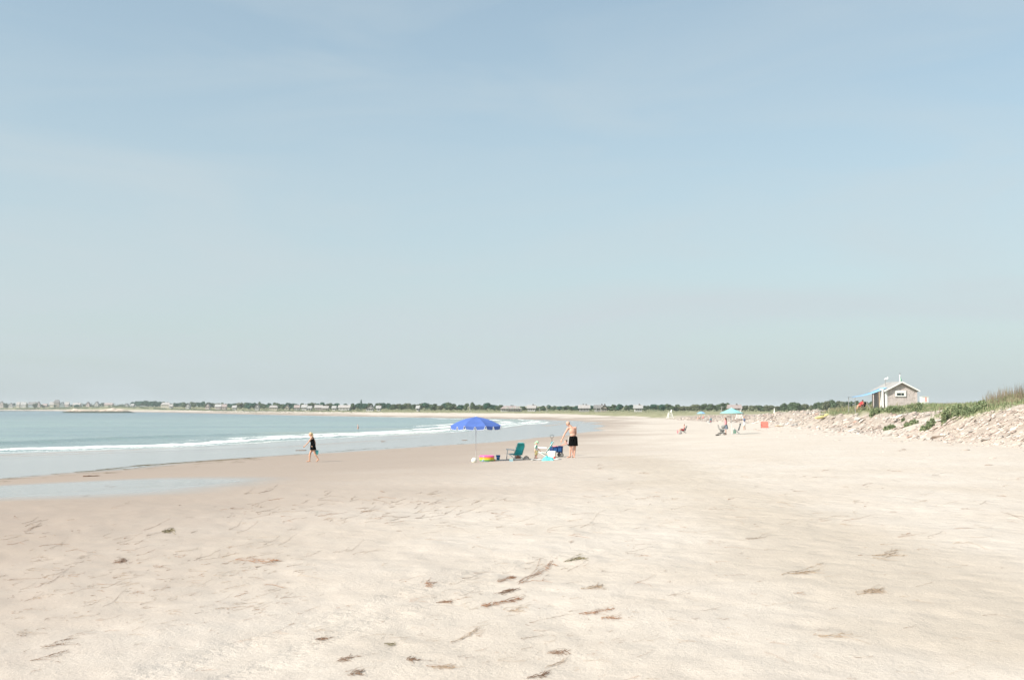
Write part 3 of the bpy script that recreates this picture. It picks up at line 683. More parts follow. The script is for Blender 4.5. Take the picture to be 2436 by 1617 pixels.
# ------------------------------------------------------------------ rainbow paddling pool
P = G(1158, 1097); P.y += 0.15
t = thing('paddling_pool', 'small inflatable paddling pool of pink, orange, yellow and green rings', 'paddling pool', P)
for z, m, rr in ((.218, 'pink', .30), (.160, 'orange', .305), (.102, 'yellow', .30), (.045, 'green', .29)):
    mb = MB(); mb.path([(rr * math.cos(a), rr * 0.85 * math.sin(a), z) for a in np.linspace(0, 2 * math.pi, 25)[:-1]], .037 if m != 'pink' else .042, 9, closed=True); mb.build('ring', M[m], t, smooth=True)
MB().loft([ring((0, 0, .012), .28, .235, 20), ring((0, 0, .03), .28, .235, 20)]).build('pool_floor', M['aqua'], t)
P = G(1185, 1093.5); t = thing('bucket', 'blue toy bucket with a green foot beside the paddling pool', 'bucket', P)
MB().loft([ring((0, 0, .035), .070, .070, 18), ring((0, 0, .215), .098, .098, 18), ring((0, 0, .222), .106, .106, 18), ring((0, 0, .205), .103, .103, 18), ring((0, 0, .205), .094, .094, 18), ring((0, 0, .05), .066, .066, 18)]).build('bucket_body', M['bucket'], t)
MB().loft([ring((0, 0, -.01), .078, .078, 18), ring((0, 0, .034), .074, .074, 18)]).build('bucket_foot', M['bgreen'], t)
MB().path([(-.1, 0, .20), (-.09, -.06, .14), (0, -.115, .11), (.09, -.06, .14), (.1, 0, .20)], .005, 5).build('bucket_handle', M['white'], t)
q = G(1150, 1099); mb = MB(); mb.path([(-.14, 0, .03), (-.04, -.02, .045), (.10, .0, .03), (.24, .01, .025)], [.02, .022, .018, .03], 8, flat=.5); mb.ell((-.02, .01, .06), (.06, .05, .045), None, 10, 7)
tag(mb.build('sand_shovel', M['ltblue'], None, q, True), 'pale blue sand shovel lying in front of the paddling pool', 'toy')
q = G(1176, 1096); tag(MB().loft([ring((0, 0, 0), .055, .04, 10), ring((0, 0, .06), .05, .035, 10), ring((0, 0, .085), .02, .015, 10)]).build('sand_mould', M['orange'], None, q), 'small orange sand mould between the pool and the bucket', 'toy')

# ------------------------------------------------------------------ teal beach chairs
def beach_chair(label, P, rz, fab, fab2, frame, rec=32, w=.56, back=.66, group=None, arms=True, seatz=.24, tip=0.0, sc=1.0):
    t = thing('beach_chair', label, 'beach chair', P, rz, group); t.scale = (sc, sc, sc)
    t.rotation_euler = (0, R(tip), rz)
    # local +X is the way the sitter faces
    sb = Vector((-.20, 0, seatz)); sf = Vector((.24, 0, seatz + .05)); d = Vector((-math.sin(R(rec)), 0, math.cos(R(rec)))); nb = Vector((math.cos(R(rec)), 0, math.sin(R(rec))))
    def sheet(name, a, b, wid, m, sag, nn, par=t, rows=8, rnd=0.0):
        mb = MB(); vs = []; th = .008
        for sgn in (0, 1):
            for i in range(rows + 1):
                f = i / rows; ww = wid * (1 - rnd * max(0, f - .6) ** 2 * 4)
                for j in range(5):
                    g = j / 4 - .5; vs.append(a.lerp(b, f) + Vector((0, g * ww, 0)) - nn * (sag * math.sin(math.pi * f) * (1 - (2 * g) ** 2 * .5) + th * sgn))
        o = (rows + 1) * 5; fs = []
        for i in range(rows):
            for j in range(4): q = i * 5 + j; fs += [(q, q + 1, q + 6, q + 5), (o + q + 5, o + q + 6, o + q + 1, o + q)]
        for i in range(rows): fs += [(i * 5, i * 5 + 5, o + i * 5 + 5, o + i * 5), (i * 5 + 9, i * 5 + 4, o + i * 5 + 4, o + i * 5 + 9)]
        fs += [(0, o, o + 4, 4), (rows * 5, rows * 5 + 4, o + rows * 5 + 4, o + rows * 5)]
        mb.add(vs, fs); return mb.build(name, m, par, smooth=True)
    sheet('seat', sb, sf, w - .06, fab, .03, Vector((0, 0, 1)))
    bk = sheet('backrest', sb + Vector((0, 0, -.02)), sb + d * back, w - .05, fab, .025, nb, rnd=.35)
    sheet('back_pouch', sb + d * back * .08 - nb * .028, sb + d * back * .42 - nb * .028, w * .62, fab2, .02, nb, bk, 5)
    MB().box(sb + d * (back * .86) + nb * .03, (.07, w * .62, .13), Matrix.Rotation(-R(rec), 3, 'Y')).build('headrest', fab2, bk)
    for s in (-1, 1):
        y = s * w / 2
        MB().path([sb + Vector((.0, y, -.03)), sb + d * back * .95 + Vector((0, y, 0)), sb + d * (back + .03) + Vector((0, y * .80, 0))], .012, 7).build('back_post', frame, t, smooth=True)
        MB().path([sf + Vector((.03, y, 0)), sb + Vector((-.02, y, -.005))], .012, 7).build('seat_rail', frame, t)
        MB().path([(.29, y, 0.0), (.25, y, seatz + .06), (.22, y, seatz + .235)], .021, 7).build('leg', frame, t, smooth=True)
        MB().path([(.10, y * .96, seatz + .02), (-.36, y * .96, .0)], .021, 7).build('leg', frame, t)
        if arms: MB().box((.02, y * 1.04, seatz + .245), (.52, .085, .050), Matrix.Rotation(R(-3), 3, 'Y')).build('armrest', frame, t)
    MB().path([sb + d * (back + .03) + Vector((0, -w * .4, 0)), sb + d * (back + .045), sb + d * (back + .03) + Vector((0, w * .4, 0))], .012, 7).build('crossbar', frame, t)
    MB().path([(.29, -w / 2, 0), (.29, w / 2, 0)], .011, 6).build('crossbar', frame, t); MB().path([(-.36, -w / 2, 0), (-.36, w / 2, 0)], .011, 6).build('crossbar', frame, t)
    return t
P = G(1226, 1093.5)
beach_chair('teal reclining beach chair with white arms next to the blue bucket', P + Vector((-.02, .55, 0)), R(180 - 50), M['teal'], M['teal2'], M['white'], 26, .54, .62, seatz=.22, sc=.98)
P = G(1292, 1088.5)
beach_chair('teal reclining beach chair between the toddler and the wagon', P + Vector((-.06, .35, 0)), R(180 - 8), M['teal'], M['teal2'], M['white'], 36, .50, .66, seatz=.24, sc=.98)
q = G(1232, 1090.5) + Vector((0, .25, 0)); q.z = h1(q.x, q.y)
t = thing('tote_bag', 'dark brown bag on the sand under the first teal chair', 'bag', q)
MB().loft([ring((0, 0, 0), .15, .07, 14), ring((0, 0, .09), .17, .085, 14), ring((0, 0, .155), .13, .05, 14), ring((0, 0, .145), .11, .035, 14)]).build('bag_body', M['brown'], t, smooth=True)
MB().path([(-.1, 0, .13), (-.05, 0, .20), (.05, 0, .20), (.1, 0, .13)], .008, 6).build('bag_handle', M['brown'], t, smooth=True)
q = G(1216, 1097); t = thing('cooler_bag', 'small pale blue bag at the front legs of the first teal chair', 'bag', q)
MB().box((0, 0, .045), (.17, .13, .10), None, .88).build('bag_body', M['ltblue'], t); MB().box((0, 0, .10), (.155, .118, .014)).build('lid', M['aqua2'], t)
q = G(1252, 1094); t = thing('play_hoop', 'dark arched hoop with grey mesh standing beside the first teal chair', 'hoop', q)
MB().path([(.145 * math.cos(a) + .0, .05 * math.cos(a), .19 * math.sin(a) - .01) for a in np.linspace(-.1, math.pi + .1, 18)], .013, 7).build('hoop_frame', M['rubber'], t, smooth=True)
mb = MB(); ar = [(.135 * math.cos(a), .05 * math.cos(a) + .012, .175 * math.sin(a)) for a in np.linspace(0, math.pi, 14)]; mb.add(ar + [(x, y + .006, z) for x, y, z in ar], [tuple(range(14)), tuple(range(27, 13, -1))]); mb.build('hoop_mesh', M['greyp'], t)

# ------------------------------------------------------------------ wagon, cooler, towels
P = G(1324, 1086.5) + Vector((0, .30, 0)); P.z = h1(P.x, P.y)
t = thing('beach_wagon', 'navy blue folding beach wagon with a grey pull handle', 'wagon', P, R(18))
mb = MB(); L, Wd = .27, .21
mb.loft([[Vector((-L * .9, -Wd * .9, .235)), Vector((L * .9, -Wd * .9, .20)), Vector((L * .9, Wd * .9, .20)), Vector((-L * .9, Wd * .9, .235))],
         [Vector((-L, -Wd, .50)), Vector((L, -Wd, .53)), Vector((L, Wd, .53)), Vector((-L, Wd, .50))],
         [Vector((-L * .95, -Wd * .94, .50)), Vector((L * .95, -Wd * .94, .53)), Vector((L * .95, Wd * .94, .53)), Vector((-L * .95, Wd * .94, .50))],
         [Vector((-L * .86, -Wd * .85, .26)), Vector((L * .86, -Wd * .85, .23)), Vector((L * .86, Wd * .85, .23)), Vector((-L * .86, Wd * .85, .26))]])
mb.build('wagon_body', M['navy'], t)
for x in (-.14, .10): MB().box((x, -Wd * .97 - .012, .36), (.17, .03, .16), None, .95).build('side_pocket', M['navy2'], t)
for x in (-L, L):
    for y in (-Wd, Wd): MB().tube((x * .93, y * .95, .19), (x * 1.01, y * 1.02, .545), .011, .011, 6).build('frame_post', M['dark'], t)
for x in (-.22, .22):
    for y in (-.19, .19):
        w = MB(); w.path([(x + .078 * math.cos(a), y, .098 + .078 * math.sin(a)) for a in np.linspace(0, 2 * math.pi, 19)[:-1]], .021, 8, closed=True); ty = w.build('wheel', M['rubber'], t, smooth=True)
        MB().tube((x, y - .018, .098), (x, y + .018, .098), .062, .062, 14).build('rim', M['greyp'], ty)
        MB().tube((x, y * .9, .098), (x, y * .88, .22), .012, .012, 6).build('fork', M['dark'], ty)
hp = [(-.20, .12, .22), (-.19, .12, .50), (-.185, .12, .88)]
MB().path(hp, .010, 7).build('handle_shaft', M['dark'], t)
MB().path([(-.185, .12, .88), (-.23, .12, .93), (-.275, .12, 1.0), (-.265, .12, 1.06), (-.185, .12, 1.085), (-.105, .12, 1.06), (-.095, .12, 1.0), (-.14, .12, .93)], .011, 7, closed=True).build('handle_grip', M['dark'], t, smooth=True)
q = P + Vector((-.05, 0, .50)); mb = MB()
for i in range(5): mb.ell((random.uniform(-.13, .13), random.uniform(-.1, .1), random.uniform(0, .03)), (.08, .07, .035), None, 10, 7, .15)
tag(mb.build('pink_towel', M['pinkc'], None, q, True), 'pale pink towel heaped on top of the navy wagon', 'towel')
P = G(1313, 1088.5) + Vector((0, .10, 0)); t = thing('cool_box', 'cream cool box between the teal chair and the wagon', 'cool box', P, R(-14))
MB().box((0, 0, .13), (.34, .24, .25), None, 1.08).build('box_body', M['offwhite'], t); MB().box((0, 0, .29), (.39, .28, .055), None, .93).build('lid', M['white'], t)
for s in (-1, 1): MB().path([(s * .195, -.06, .20), (s * .215, -.05, .24), (s * .215, .05, .24), (s * .195, .06, .20)], .010, 6).build('handle', M['offwhite'], t)
mb = MB(); q = G(1303, 1095); rnd = random.Random(3); nx, ny = 22, 14
vs = []
for j in range(ny + 1):
    for i in range(nx + 1):
        u, v = i / nx, j / ny; x = (u - .5) * .50; y = (v - .5) * .30; e = max(0, 1 - (2 * (u - .5)) ** 2) * max(0, 1 - (2 * (v - .5)) ** 2)
        z = .22 * e ** .7 * (.75 + .25 * math.sin(u * 17 + 4 * v) * math.cos(v * 9 + u * 5)) + .02 * math.sin(u * 40 + v * 13) * e + .006 - (0 if e > 0 else .02)
        vs.append((x + .02 * math.sin(v * 14), y + .02 * math.sin(u * 12), z))
mb.add(vs, [(j * (nx + 1) + i, j * (nx + 1) + i + 1, (j + 1) * (nx + 1) + i + 1, (j + 1) * (nx + 1) + i) for j in range(ny) for i in range(nx)])
tag(mb.build('crumpled_towel', M['aqua'], None, q, True), 'crumpled aqua towel heaped on the white towel', 'towel')
q = G(1300, 1093); mb = MB(); vs = []; nx, ny = 24, 10
for j in range(ny + 1):
    for i in range(nx + 1):
        x = (i / nx - .5) * 1.35; y = (j / ny - .5) * .85 + x * .25; vs.append((x, y, h1(q.x + x, q.y + y) - q.z + .022 + .010 * math.sin(i * .9 + j) + (.006 * math.sin(j * 1.7))))
o_ = len(vs); vs += [(a, b, c - .02) for a, b, c in vs]
g = [(j * (nx + 1) + i, j * (nx + 1) + i + 1, (j + 1) * (nx + 1) + i + 1, (j + 1) * (nx + 1) + i) for j in range(ny) for i in range(nx)]
mb.add(vs, g + [tuple(a + o_ for a in f[::-1]) for f in g]); tag(mb.build('beach_towel', M['white'], None, q, True), 'white towel spread flat on the sand below the cool box', 'towel')
q = G(1319, 1091); mb = MB(); mb.ell((0, 0, .055), (.048, .04, .05), None, 12, 8); mb.tube((0, 0, .09), (0, 0, .12), .014, .014, 8)
tag(mb.build('drink_bottle', M['red'], None, q, True), 'small red drink bottle beside the cool box', 'bottle')

# ------------------------------------------------------------------ groups further along the beach
def standing(k=1.0, lean=0.0, walk=0.0, face=(-1, 0, -.2)):
    return dict(head=(-.03 * k + lean, 0, 1.60 * k), neck=(lean * .8, 0, 1.46 * k), chest=(lean * .6, 0, 1.27 * k), waist=(lean * .3, 0, 1.07 * k), pelvis=(0, 0, .93 * k), face=face,
        shL=(lean * .7, -.18 * k, 1.40 * k), shR=(lean * .7, .18 * k, 1.40 * k), elL=(-.06 + lean * .6, -.25 * k, 1.13 * k), wrL=(-.20, -.24 * k, .95 * k), elR=(.05 + lean * .6, .25 * k, 1.12 * k), wrR=(-.02, .27 * k, .88 * k),
        hiL=(0, -.09 * k, .90 * k), hiR=(0, .09 * k, .90 * k), knL=(-.03 - walk, -.09 * k, .48 * k), anL=(.0 - walk, -.09 * k, .085 * k), toeL=(-.14 - walk, -.10 * k, .03),
        knR=(.0 + walk, .09 * k, .48 * k), anR=(.04 + walk, .09 * k, .085 * k), toeR=(-.10 + walk, .10 * k, .03))
# woman with long brown hair at the pushchair
P = G(1728, 1033.5); k = mpp(P)
t, B = person('woman with long brown hair and pink top standing at the grey pushchair', P + Vector((0, .2, 0)), standing(.97, -.02), M['skin3'], .97, .02, True, eyes=False)
blob('hair', M['brunette'], t, lambda mb: (mb.ell(B['hd'] + Vector((.03, 0, .02)), (.085, .088, .105), B['rot'], 12, 8), mb.capsule(B['hd'] + Vector((.06, 0, 0)), B['hd'] + Vector((.11, 0, -.36)), .085, .07)), .02, 1)
blob('top', M['pinkc'], t, lambda mb: (mb.ell(B['chest'], (.17, .13, .18), B['rc'], 12, 8), mb.ell(B['waist'], (.15, .12, .16), B['rw'], 12, 8), mb.capsule(B['shL'], B['elL'], .062, .05), mb.capsule(B['shR'], B['elR'], .062, .05)), .02, 1)
blob('skirt', M['denim'], t, lambda mb: mb.loft([ring((0, 0, 1.0), .13, .16, 14), ring((0.02, 0, .85), .17, .20, 14), ring((0.03, 0, .55), .20, .22, 14)]), .02, 1)
P = G(1718, 1034.5); t = thing('pushchair', 'grey pushchair parked in front of the woman with brown hair', 'pushchair', P)
MB().loft([ring((-.02, 0, .32), .20, .17, 12), ring((0, 0, .50), .26, .20, 12), ring((-.1, 0, .62), .18, .20, 12)]).build('seat', M['greyc'], t, smooth=True)
MB().ell((.12, 0, .80), (.22, .20, .17), None, 12, 8).build('sun_canopy', M['greyc'], t, smooth=True)
for y in (-.22, .22):
    MB().path([(-.38, y, .98), (-.30, y, .62), (.28, y, .10)], .02, 6).build('frame_side', M['dark'], t); MB().path([(.15, y, .60), (-.28, y, .10)], .018, 6).build('frame_side', M['dark'], t)
    for x in (-.28, .28): MB().path([(x + .10 * math.cos(a), y, .115 + .10 * math.sin(a)) for a in np.linspace(0, 6.283, 15)[:-1]], .025, 6, closed=True).build('wheel', M['rubber'], t, smooth=True)
MB().path([(-.38, -.22, .98), (-.38, .22, .98)], .02, 6).build('handle', M['dark'], t); MB().box((0, 0, .20), (.40, .36, .14)).build('basket', M['greyc'], t)
q = G(1706, 1036); tag(MB().ell((0, 0, .06), (.17, .12, .085), None, 12, 8, .1).build('beach_bag', M['rubber'], None, q, True), 'dark bag lying on the sand left of the grey pushchair', 'bag')
# turquoise parasol
P = G(1741, 1033.5); k = mpp(P); t = thing('beach_umbrella', 'pale turquoise low-pitched beach umbrella in the far group', 'umbrella', P)
Rt = 29.5 * k; zt, zp = 51 * k, 63.5 * k
for i in range(8):
    a0, a1 = R(45 * i + 10), R(45 * i + 55); mb = MB(); vs = [Vector((0, 0, zp))]
    for q in (1, 2, 3, 4):
        for w in range(4):
            a = a0 + (a1 - a0) * w / 3; f = q / 4; sag = 1 - .06 * math.sin(math.pi * w / 3) * f
            vs.append(Vector((Rt * f * math.cos(a) * sag, Rt * f * math.sin(a) * sag, zp - (zp - zt) * (f ** 1.0) * (1.15 - .15 * f) - .0)))
    fs = [(0, 1 + w, 2 + w) for w in range(3)] + [(1 + q * 4 + w, 5 + q * 4 + w, 6 + q * 4 + w, 2 + q * 4 + w) for q in range(3) for w in range(3)]
    mb.add(vs, fs); mb.build('canopy_panel', M['turq'], t, smooth=True)
    b = MB(); e = [Vector((Rt * math.cos(a0 + (a1 - a0) * w / 3), Rt * math.sin(a0 + (a1 - a0) * w / 3), zt)) * 1.0 for w in range(4)]
    b.add(e + [Vector((p.x, p.y, p.z - .09)) for p in e], [(w, w + 1, 5 + w, 4 + w) for w in range(3)]); b.build('valance_flap', M['greyc'], t)
MB().tube((0, 0, -.2), (0, 0, zp + .05), .022, .022, 8).build('pole', M['pole'], t)
# chair in profile right of the pole
P = G(1752, 1032); beach_chair('empty pale folding chair with dark backrest under the turquoise umbrella', P, R(180), M['greyc'], M['greyc'], M['pole'], 18, .55, .75, seatz=.36, arms=False)
q = G(1747, 1030.5); tag(MB().box((0, 0, .22), (.28, .22, .42), None, .6).build('rucksack', M['sleeve'], None, q + Vector((0, -.1, 0))), 'dark green rucksack beside the turquoise umbrella pole', 'bag')
# man in blue top
P = G(1771, 1022); t, B = person('man in a dark blue top and pale shorts standing right of the turquoise umbrella', P, standing(1.0, .0, .08, (-.3, -.9, 0)), M['skin2'], 1.0, .02, eyes=False)
blob('shirt', M['bluec'], t, lambda mb: (mb.ell(B['chest'], (.14, .19, .19), None, 12, 8), mb.ell(B['waist'], (.13, .17, .16), None, 12, 8), mb.capsule(B['shL'], B['elL'], .065, .055), mb.capsule(B['shR'], B['elR'], .065, .055)), .02, 1)
blob('shorts', M['white'], t, lambda mb: (mb.ell(B['pelvis'], (.15, .18, .13), None, 12, 8), mb.capsule(B['hiL'], B['hiL'].lerp(B['knL'], .8), .11, .10), mb.capsule(B['hiR'], B['hiR'].lerp(B['knR'], .8), .11, .10)), .02, 1)
blob('hair', M['brunette'], t, lambda mb: mb.ell(B['hd'] + Vector((.0, .02, .04)), (.082, .09, .085), None, 12, 8), .02, 1)
# seated person in pink
def seated(k=1.0, y=0):
    return dict(head=(.12, 0, .92), neck=(.14, 0, .78), chest=(.13, 0, .62), waist=(.08, 0, .44), pelvis=(.02, 0, .33), face=(-1, 0, -.1), shL=(.14, -.17, .72), shR=(.14, .17, .72), elL=(.02, -.22, .50), wrL=(-.18, -.20, .48),
        elR=(.02, .22, .50), wrR=(-.18, .2, .48), hiL=(0, -.09, .32), hiR=(0, .09, .32), knL=(-.40, -.11, .46), knR=(-.38, .11, .44), anL=(-.50, -.11, .09), anR=(-.52, .11, .09), toeL=(-.64, -.12, .03), toeR=(-.66, .12, .03))
P = G(1625, 1029.5)
beach_chair('low dark-framed beach chair holding the sitter in pink', P, R(180), M['greyc'], M['greyc'], M['dark'], 24, .58, .62, seatz=.24)
t, B = person('person in a pink top sitting in a low beach chair, legs stretched left', P + Vector((0.0, 0, .0)), seated(), M['skin3'], 1.0, .02, eyes=False)
blob('top', M['pinkc'], t, lambda mb: (mb.ell(B['chest'], (.12, .17, .18), None, 12, 8), mb.ell(B['waist'], (.12, .15, .14), None, 12, 8)), .02, 1)
blob('swim_shorts', M['red'], t, lambda mb: (mb.ell(B['pelvis'], (.14, .17, .11), None, 12, 8), mb.capsule(B['hiL'], B['hiL'].lerp(B['knL'], .5), .10, .09), mb.capsule(B['hiR'], B['hiR'].lerp(B['knR'], .5), .10, .09)), .02, 1)
blob('hair', M['brunette'], t, lambda mb: mb.ell(B['hd'] + Vector((.02, 0, .03)), (.085, .08, .09), None, 12, 8), .02, 1)
q = G(1612, 1030); tag(MB().box((0, 0, .19), (.14, .13, .38), None, .8).build('beach_bag', M['pinkc'], None, q), 'upright pink bag at the feet of the seated person', 'bag')
q = G(1618, 1032); tag(MB().ell((0, 0, .11), (.20, .14, .14), None, 12, 8, .08).build('beach_bag', M['greyp'], None, q, True), 'grey bag in front of the low chair with the seated person', 'bag')
# blue far umbrella and the family under it
P = G(1668, 1004); P = D(1668, P.y + 8); k = mpp(P); t = thing('beach_umbrella', 'small light blue beach umbrella far along the beach', 'umbrella', P)
zr = CAMZ - P.z + -13.5 * k; mb = MB(); ap = zr + 5.5 * k
for i in range(8):
    a0, a1 = R(45 * i), R(45 * i + 45); q = MB(); vs = [Vector((0, 0, ap)), Vector((5.5 * k * math.cos(a0), 5.5 * k * math.sin(a0), ap - 1.8 * k)), Vector((5.5 * k * math.cos(a1), 5.5 * k * math.sin(a1), ap - 1.8 * k)), Vector((11 * k * math.cos(a0), 11 * k * math.sin(a0), zr)), Vector((11 * k * math.cos(a1), 11 * k * math.sin(a1), zr))]
    q.add(vs, [(0, 1, 2), (1, 3, 4, 2)]); q.build('canopy_panel', M['tarp'], t)
MB().tube((0, 0, -.2), (0, 0, ap), .03, .03, 6).build('pole', M['pole'], t)
for px, py, m, lab in ((1664, 998, 'greyc', 'person in dark clothes sitting furthest left under the far blue umbrella'), (1672, 998, 'pinkc', 'person in pale pink sitting in the middle of the far umbrella group')):
    P = G(px, py); t, B = person(lab, P, seated(), M['skin3'], 1.0, .03, eyes=False)
    blob('top', M[m], t, lambda mb: (mb.ell(B['chest'], (.14, .19, .19), None, 12, 8), mb.ell(B['waist'], (.13, .17, .16), None, 12, 8)), .03, 1)
    blob('hair', M['brunette'], t, lambda mb: mb.ell(B['hd'] + Vector((.02, 0, .03)), (.085, .08, .09), None, 12, 8), .03, 1)
beach_chair('dark blue beach chair right of the people under the far umbrella', G(1680, 1000), R(170), M['bluec'], M['bluec'], M['pole'], 20, .6, .75, seatz=.3)
beach_chair('lilac and blue beach chair nearest of the far umbrella group', G(1688, 1008), R(120), M['ltblue'], M['pinkc'], M['pole'], 16, .62, .8, seatz=.3)
# lifeguard chairs
def lifeguard(label, P, sc, rz):
    t = thing('lifeguard_chair', label, 'lifeguard chair', P, rz, 'white wooden lifeguard chairs'); t.scale = (sc,) * 3
    for x in (-1, 1):
        for y in (-1, 1): MB().tube((x * .75, y * .62, -.05), (x * .36, y * .36, 1.5), .055, .05, 4).build('leg', M['white'], t)
    for z in (.35, .75, 1.12):
        f = 1 - (z + .05) / 1.55
        MB().box((-.37 - .38 * f, 0, z), (.05, .75 + .5 * f, .10)).build('step', M['white'], t)
        for y in (-1, 1): MB().box((0, y * (.37 + .26 * f), z), (.75 + .75 * f, .05, .10)).build('side_board', M['white'], t)
    MB().box((0, 0, 1.50), (.78, .82, .07)).build('seat', M['white'], t); MB().box((.36, 0, 1.92), (.07, .78, .72), Matrix.Rotation(R(12), 3, 'Y')).build('backrest', M['white'], t)
    for y in (-.40, .40): MB().box((0, y, 1.78), (.72, .07, .06)).build('armrest', M['white'], t)
P = G(1594, 994); lifeguard('white lifeguard chair standing alone left of the far blue umbrella', P, mpp(P) * 20 / 2.28, R(10))
P = G(1759, 997); lifeguard('white lifeguard chair behind the right edge of the turquoise umbrella', P, mpp(P) * 27 / 2.28, R(-15))
# coral red chair
P = G(1819, 1018); t = thing('camp_chair', 'coral red double camp chair facing the camera near the rubble bank', 'camp chair', P, R(-8))
MB().box((0, .16, .60), (.90, .04, .52), Matrix.Rotation(R(-12), 3, 'X')).build('backrest', M['coral'], t); MB().box((0, -.10, .30), (.88, .44, .05)).build('seat', M['coral'], t); MB().box((0, -.33, .18), (.90, .03, .26)).build('front_panel', M['coral'], t)
for s in (-1, 1):
    MB().tube((s * .46, -.34, 0), (s * .46, .10, .55), .018, .018, 6).build('leg', M['dark'], t); MB().tube((s * .46, .22, 0), (s * .46, .20, .86), .018, .018, 6).build('leg', M['dark'], t); MB().box((s * .47, -.08, .52), (.06, .46, .03)).build('armrest', M['coral'], t)
# yellow kayak on the rubble
a = G(1938, 1008); b = a + Vector((2.5, 2.0, 0)); b.z = a.z + .55; d = (b - a); ln = min(d.length, 4.2); d.normalize()
t = thing('kayak', 'yellow kayak lying on the edge of the rubble bank', 'kayak', a + d * ln / 2 + Vector((0, 0, .62)), math.atan2(d.y, d.x)); t.rotation_euler = (0, -math.asin(d.z), math.atan2(d.y, d.x))
rs = []
for i in range(13):
    f = i / 12 * 2 - 1; w = .34 * max(.03, (1 - abs(f) ** 2.4)); rs.append([Vector((f * ln / 2, w * math.cos(q), (.20 * max(.1, 1 - abs(f) ** 3) * math.sin(q)) + .12 * f * f)) for q in np.linspace(0, 2 * math.pi, 13)[:-1]])
MB().loft(rs).build('hull', M['kayak'], t, smooth=True); MB().path([(.35 * math.cos(q), .2 * math.sin(q), .20) for q in np.linspace(0, 6.283, 17)[:-1]], .03, 6, closed=True).build('cockpit_rim', M['dark'], t, smooth=True)
q = G(1852, 1014); tag(MB().path([(-.5, 0, .06), (-.1, .05, .12), (.3, 0, .11), (.75, .06, .05)], [.05, .09, .08, .04], 8).build('driftwood_log', M['wood'], None, q, True), 'tan driftwood log on the sand right of the coral chair', 'driftwood')
q = G(1890, 1012); tag(MB().path([(-.4, 0, .05), (0, .05, .11), (.5, 0, .06)], [.05, .09, .05], 8).build('driftwood_log', M['greyp'], None, q, True), 'short grey driftwood log between the tan log and the kayak', 'driftwood')
# swimmer
P = G(852, 1020); t, B = person('lone bather standing waist-deep in the calm water', Vector((P.x, P.y, -1.0)), standing(1.0, -.03, 0, (.4, -.8, 0)), M['skin3'], 1.0, .02, eyes=False)
blob('hair', M['brunette'], t, lambda mb: mb.ell(B['hd'] + Vector((0, .02, .03)), (.082, .09, .088), None, 12, 8), .02, 1)
blob('swimsuit', M['bluec'], t, lambda mb: mb.ell(B['pelvis'], (.15, .18, .13), None, 12, 8), .02, 1)

# ------------------------------------------------------------------ hut on the bank
DH = 120.0; P = D(2145, DH); k = mpp(P)
shg = mat('weathered_shingle', (0.46, 0.39, 0.365), 0.9, .15, 5, .4, 30, c2=(0.57, 0.50, 0.47)); shg2 = mat('weathered_shingle_pale', (0.55, 0.475, 0.445), 0.9, .15, 5, .4, 30, c2=(0.62, 0.55, 0.52)); asph = mat('grey_roof_shingle', (0.34, 0.325, 0.31), 0.9, .15, 4)
gz = min(h1(P.x + dx, P.y + dy) for dx in (-2, 0, 2) for dy in (-.5, 2)) - 0.1
zb = CAMZ - 0.2 * k - P.z  # not used for height; floor sits in the dune
hw = 36.5 * k                                     # half width of the gable wall
ze = CAMZ + (970 - 928.0) * k; zk = CAMZ + (970 - 909.5) * k; z0 = gz; HZ = 0
t = thing('beach_hut', 'small grey shingled hut with white trim on top of the dune bank', 'hut', Vector((P.x, P.y, 0)), 0)
dep = 4.4
mb = MB(); gable = [(-hw, z0), (hw, z0), (hw, ze), (0, zk), (-hw, ze)]
mb.add([(x, 0.06, z) for x, z in gable] + [(x, dep, z) for x, z in gable], [(0, 1, 2, 3, 4), (9, 8, 7, 6, 5), (0, 5, 6, 1), (1, 6, 7, 2), (2, 7, 8, 3), (3, 8, 9, 4), (4, 9, 5, 0)]); wall = mb.build('wall', shg, t)
# shingle courses on the front and left wall: one strip per course, each cut into single shingles
ch_ = .19; z = z0 + .7; rowi = 0; rnd = random.Random(11); cnt = 0; extra = MB()
shm = []
for kk in range(6):
    mm = MB(); w_ = .26 + .03 * kk; mm.box((0, 0, 0), (w_ - .02, .022, ch_ + .03), Matrix.Rotation(R(4), 3, 'X')); me = bpy.data.meshes.new('shingle'); me.from_pydata(mm.v, [], mm.f); me.materials.append(shg if kk % 2 else shg2); shm.append((me, w_))
while z < zk - .25:
    half = hw if z + ch_ < ze else hw * (zk - z - ch_) / (zk - ze)
    x = -half + .02 + rnd.random() * .1
    while x < half - .2:
        me, w_ = shm[rnd.randrange(6)]
        if x + w_ > half: break
        cx = x + w_ / 2
        inwin = abs(cx + 0.0) < 13.5 * k and CAMZ + (970 - 943.5) * k < z + .1 < CAMZ + (970 - 928) * k
        if not inwin:
            if cnt < 290: o = bpy.data.objects.new('shingle', me); COL.objects.link(o); o.parent = wall; o.location = (cx, 0.038 + rnd.random() * .006, z + ch_ / 2); cnt += 1
            else: extra.box((cx, .038, z + ch_ / 2), (w_ - .02, .022, ch_ + .03), Matrix.Rotation(R(4), 3, 'X'))
        x += w_
    z += ch_
if extra.v: tag(extra.build('shingles', shg, wall), kind='stuff')
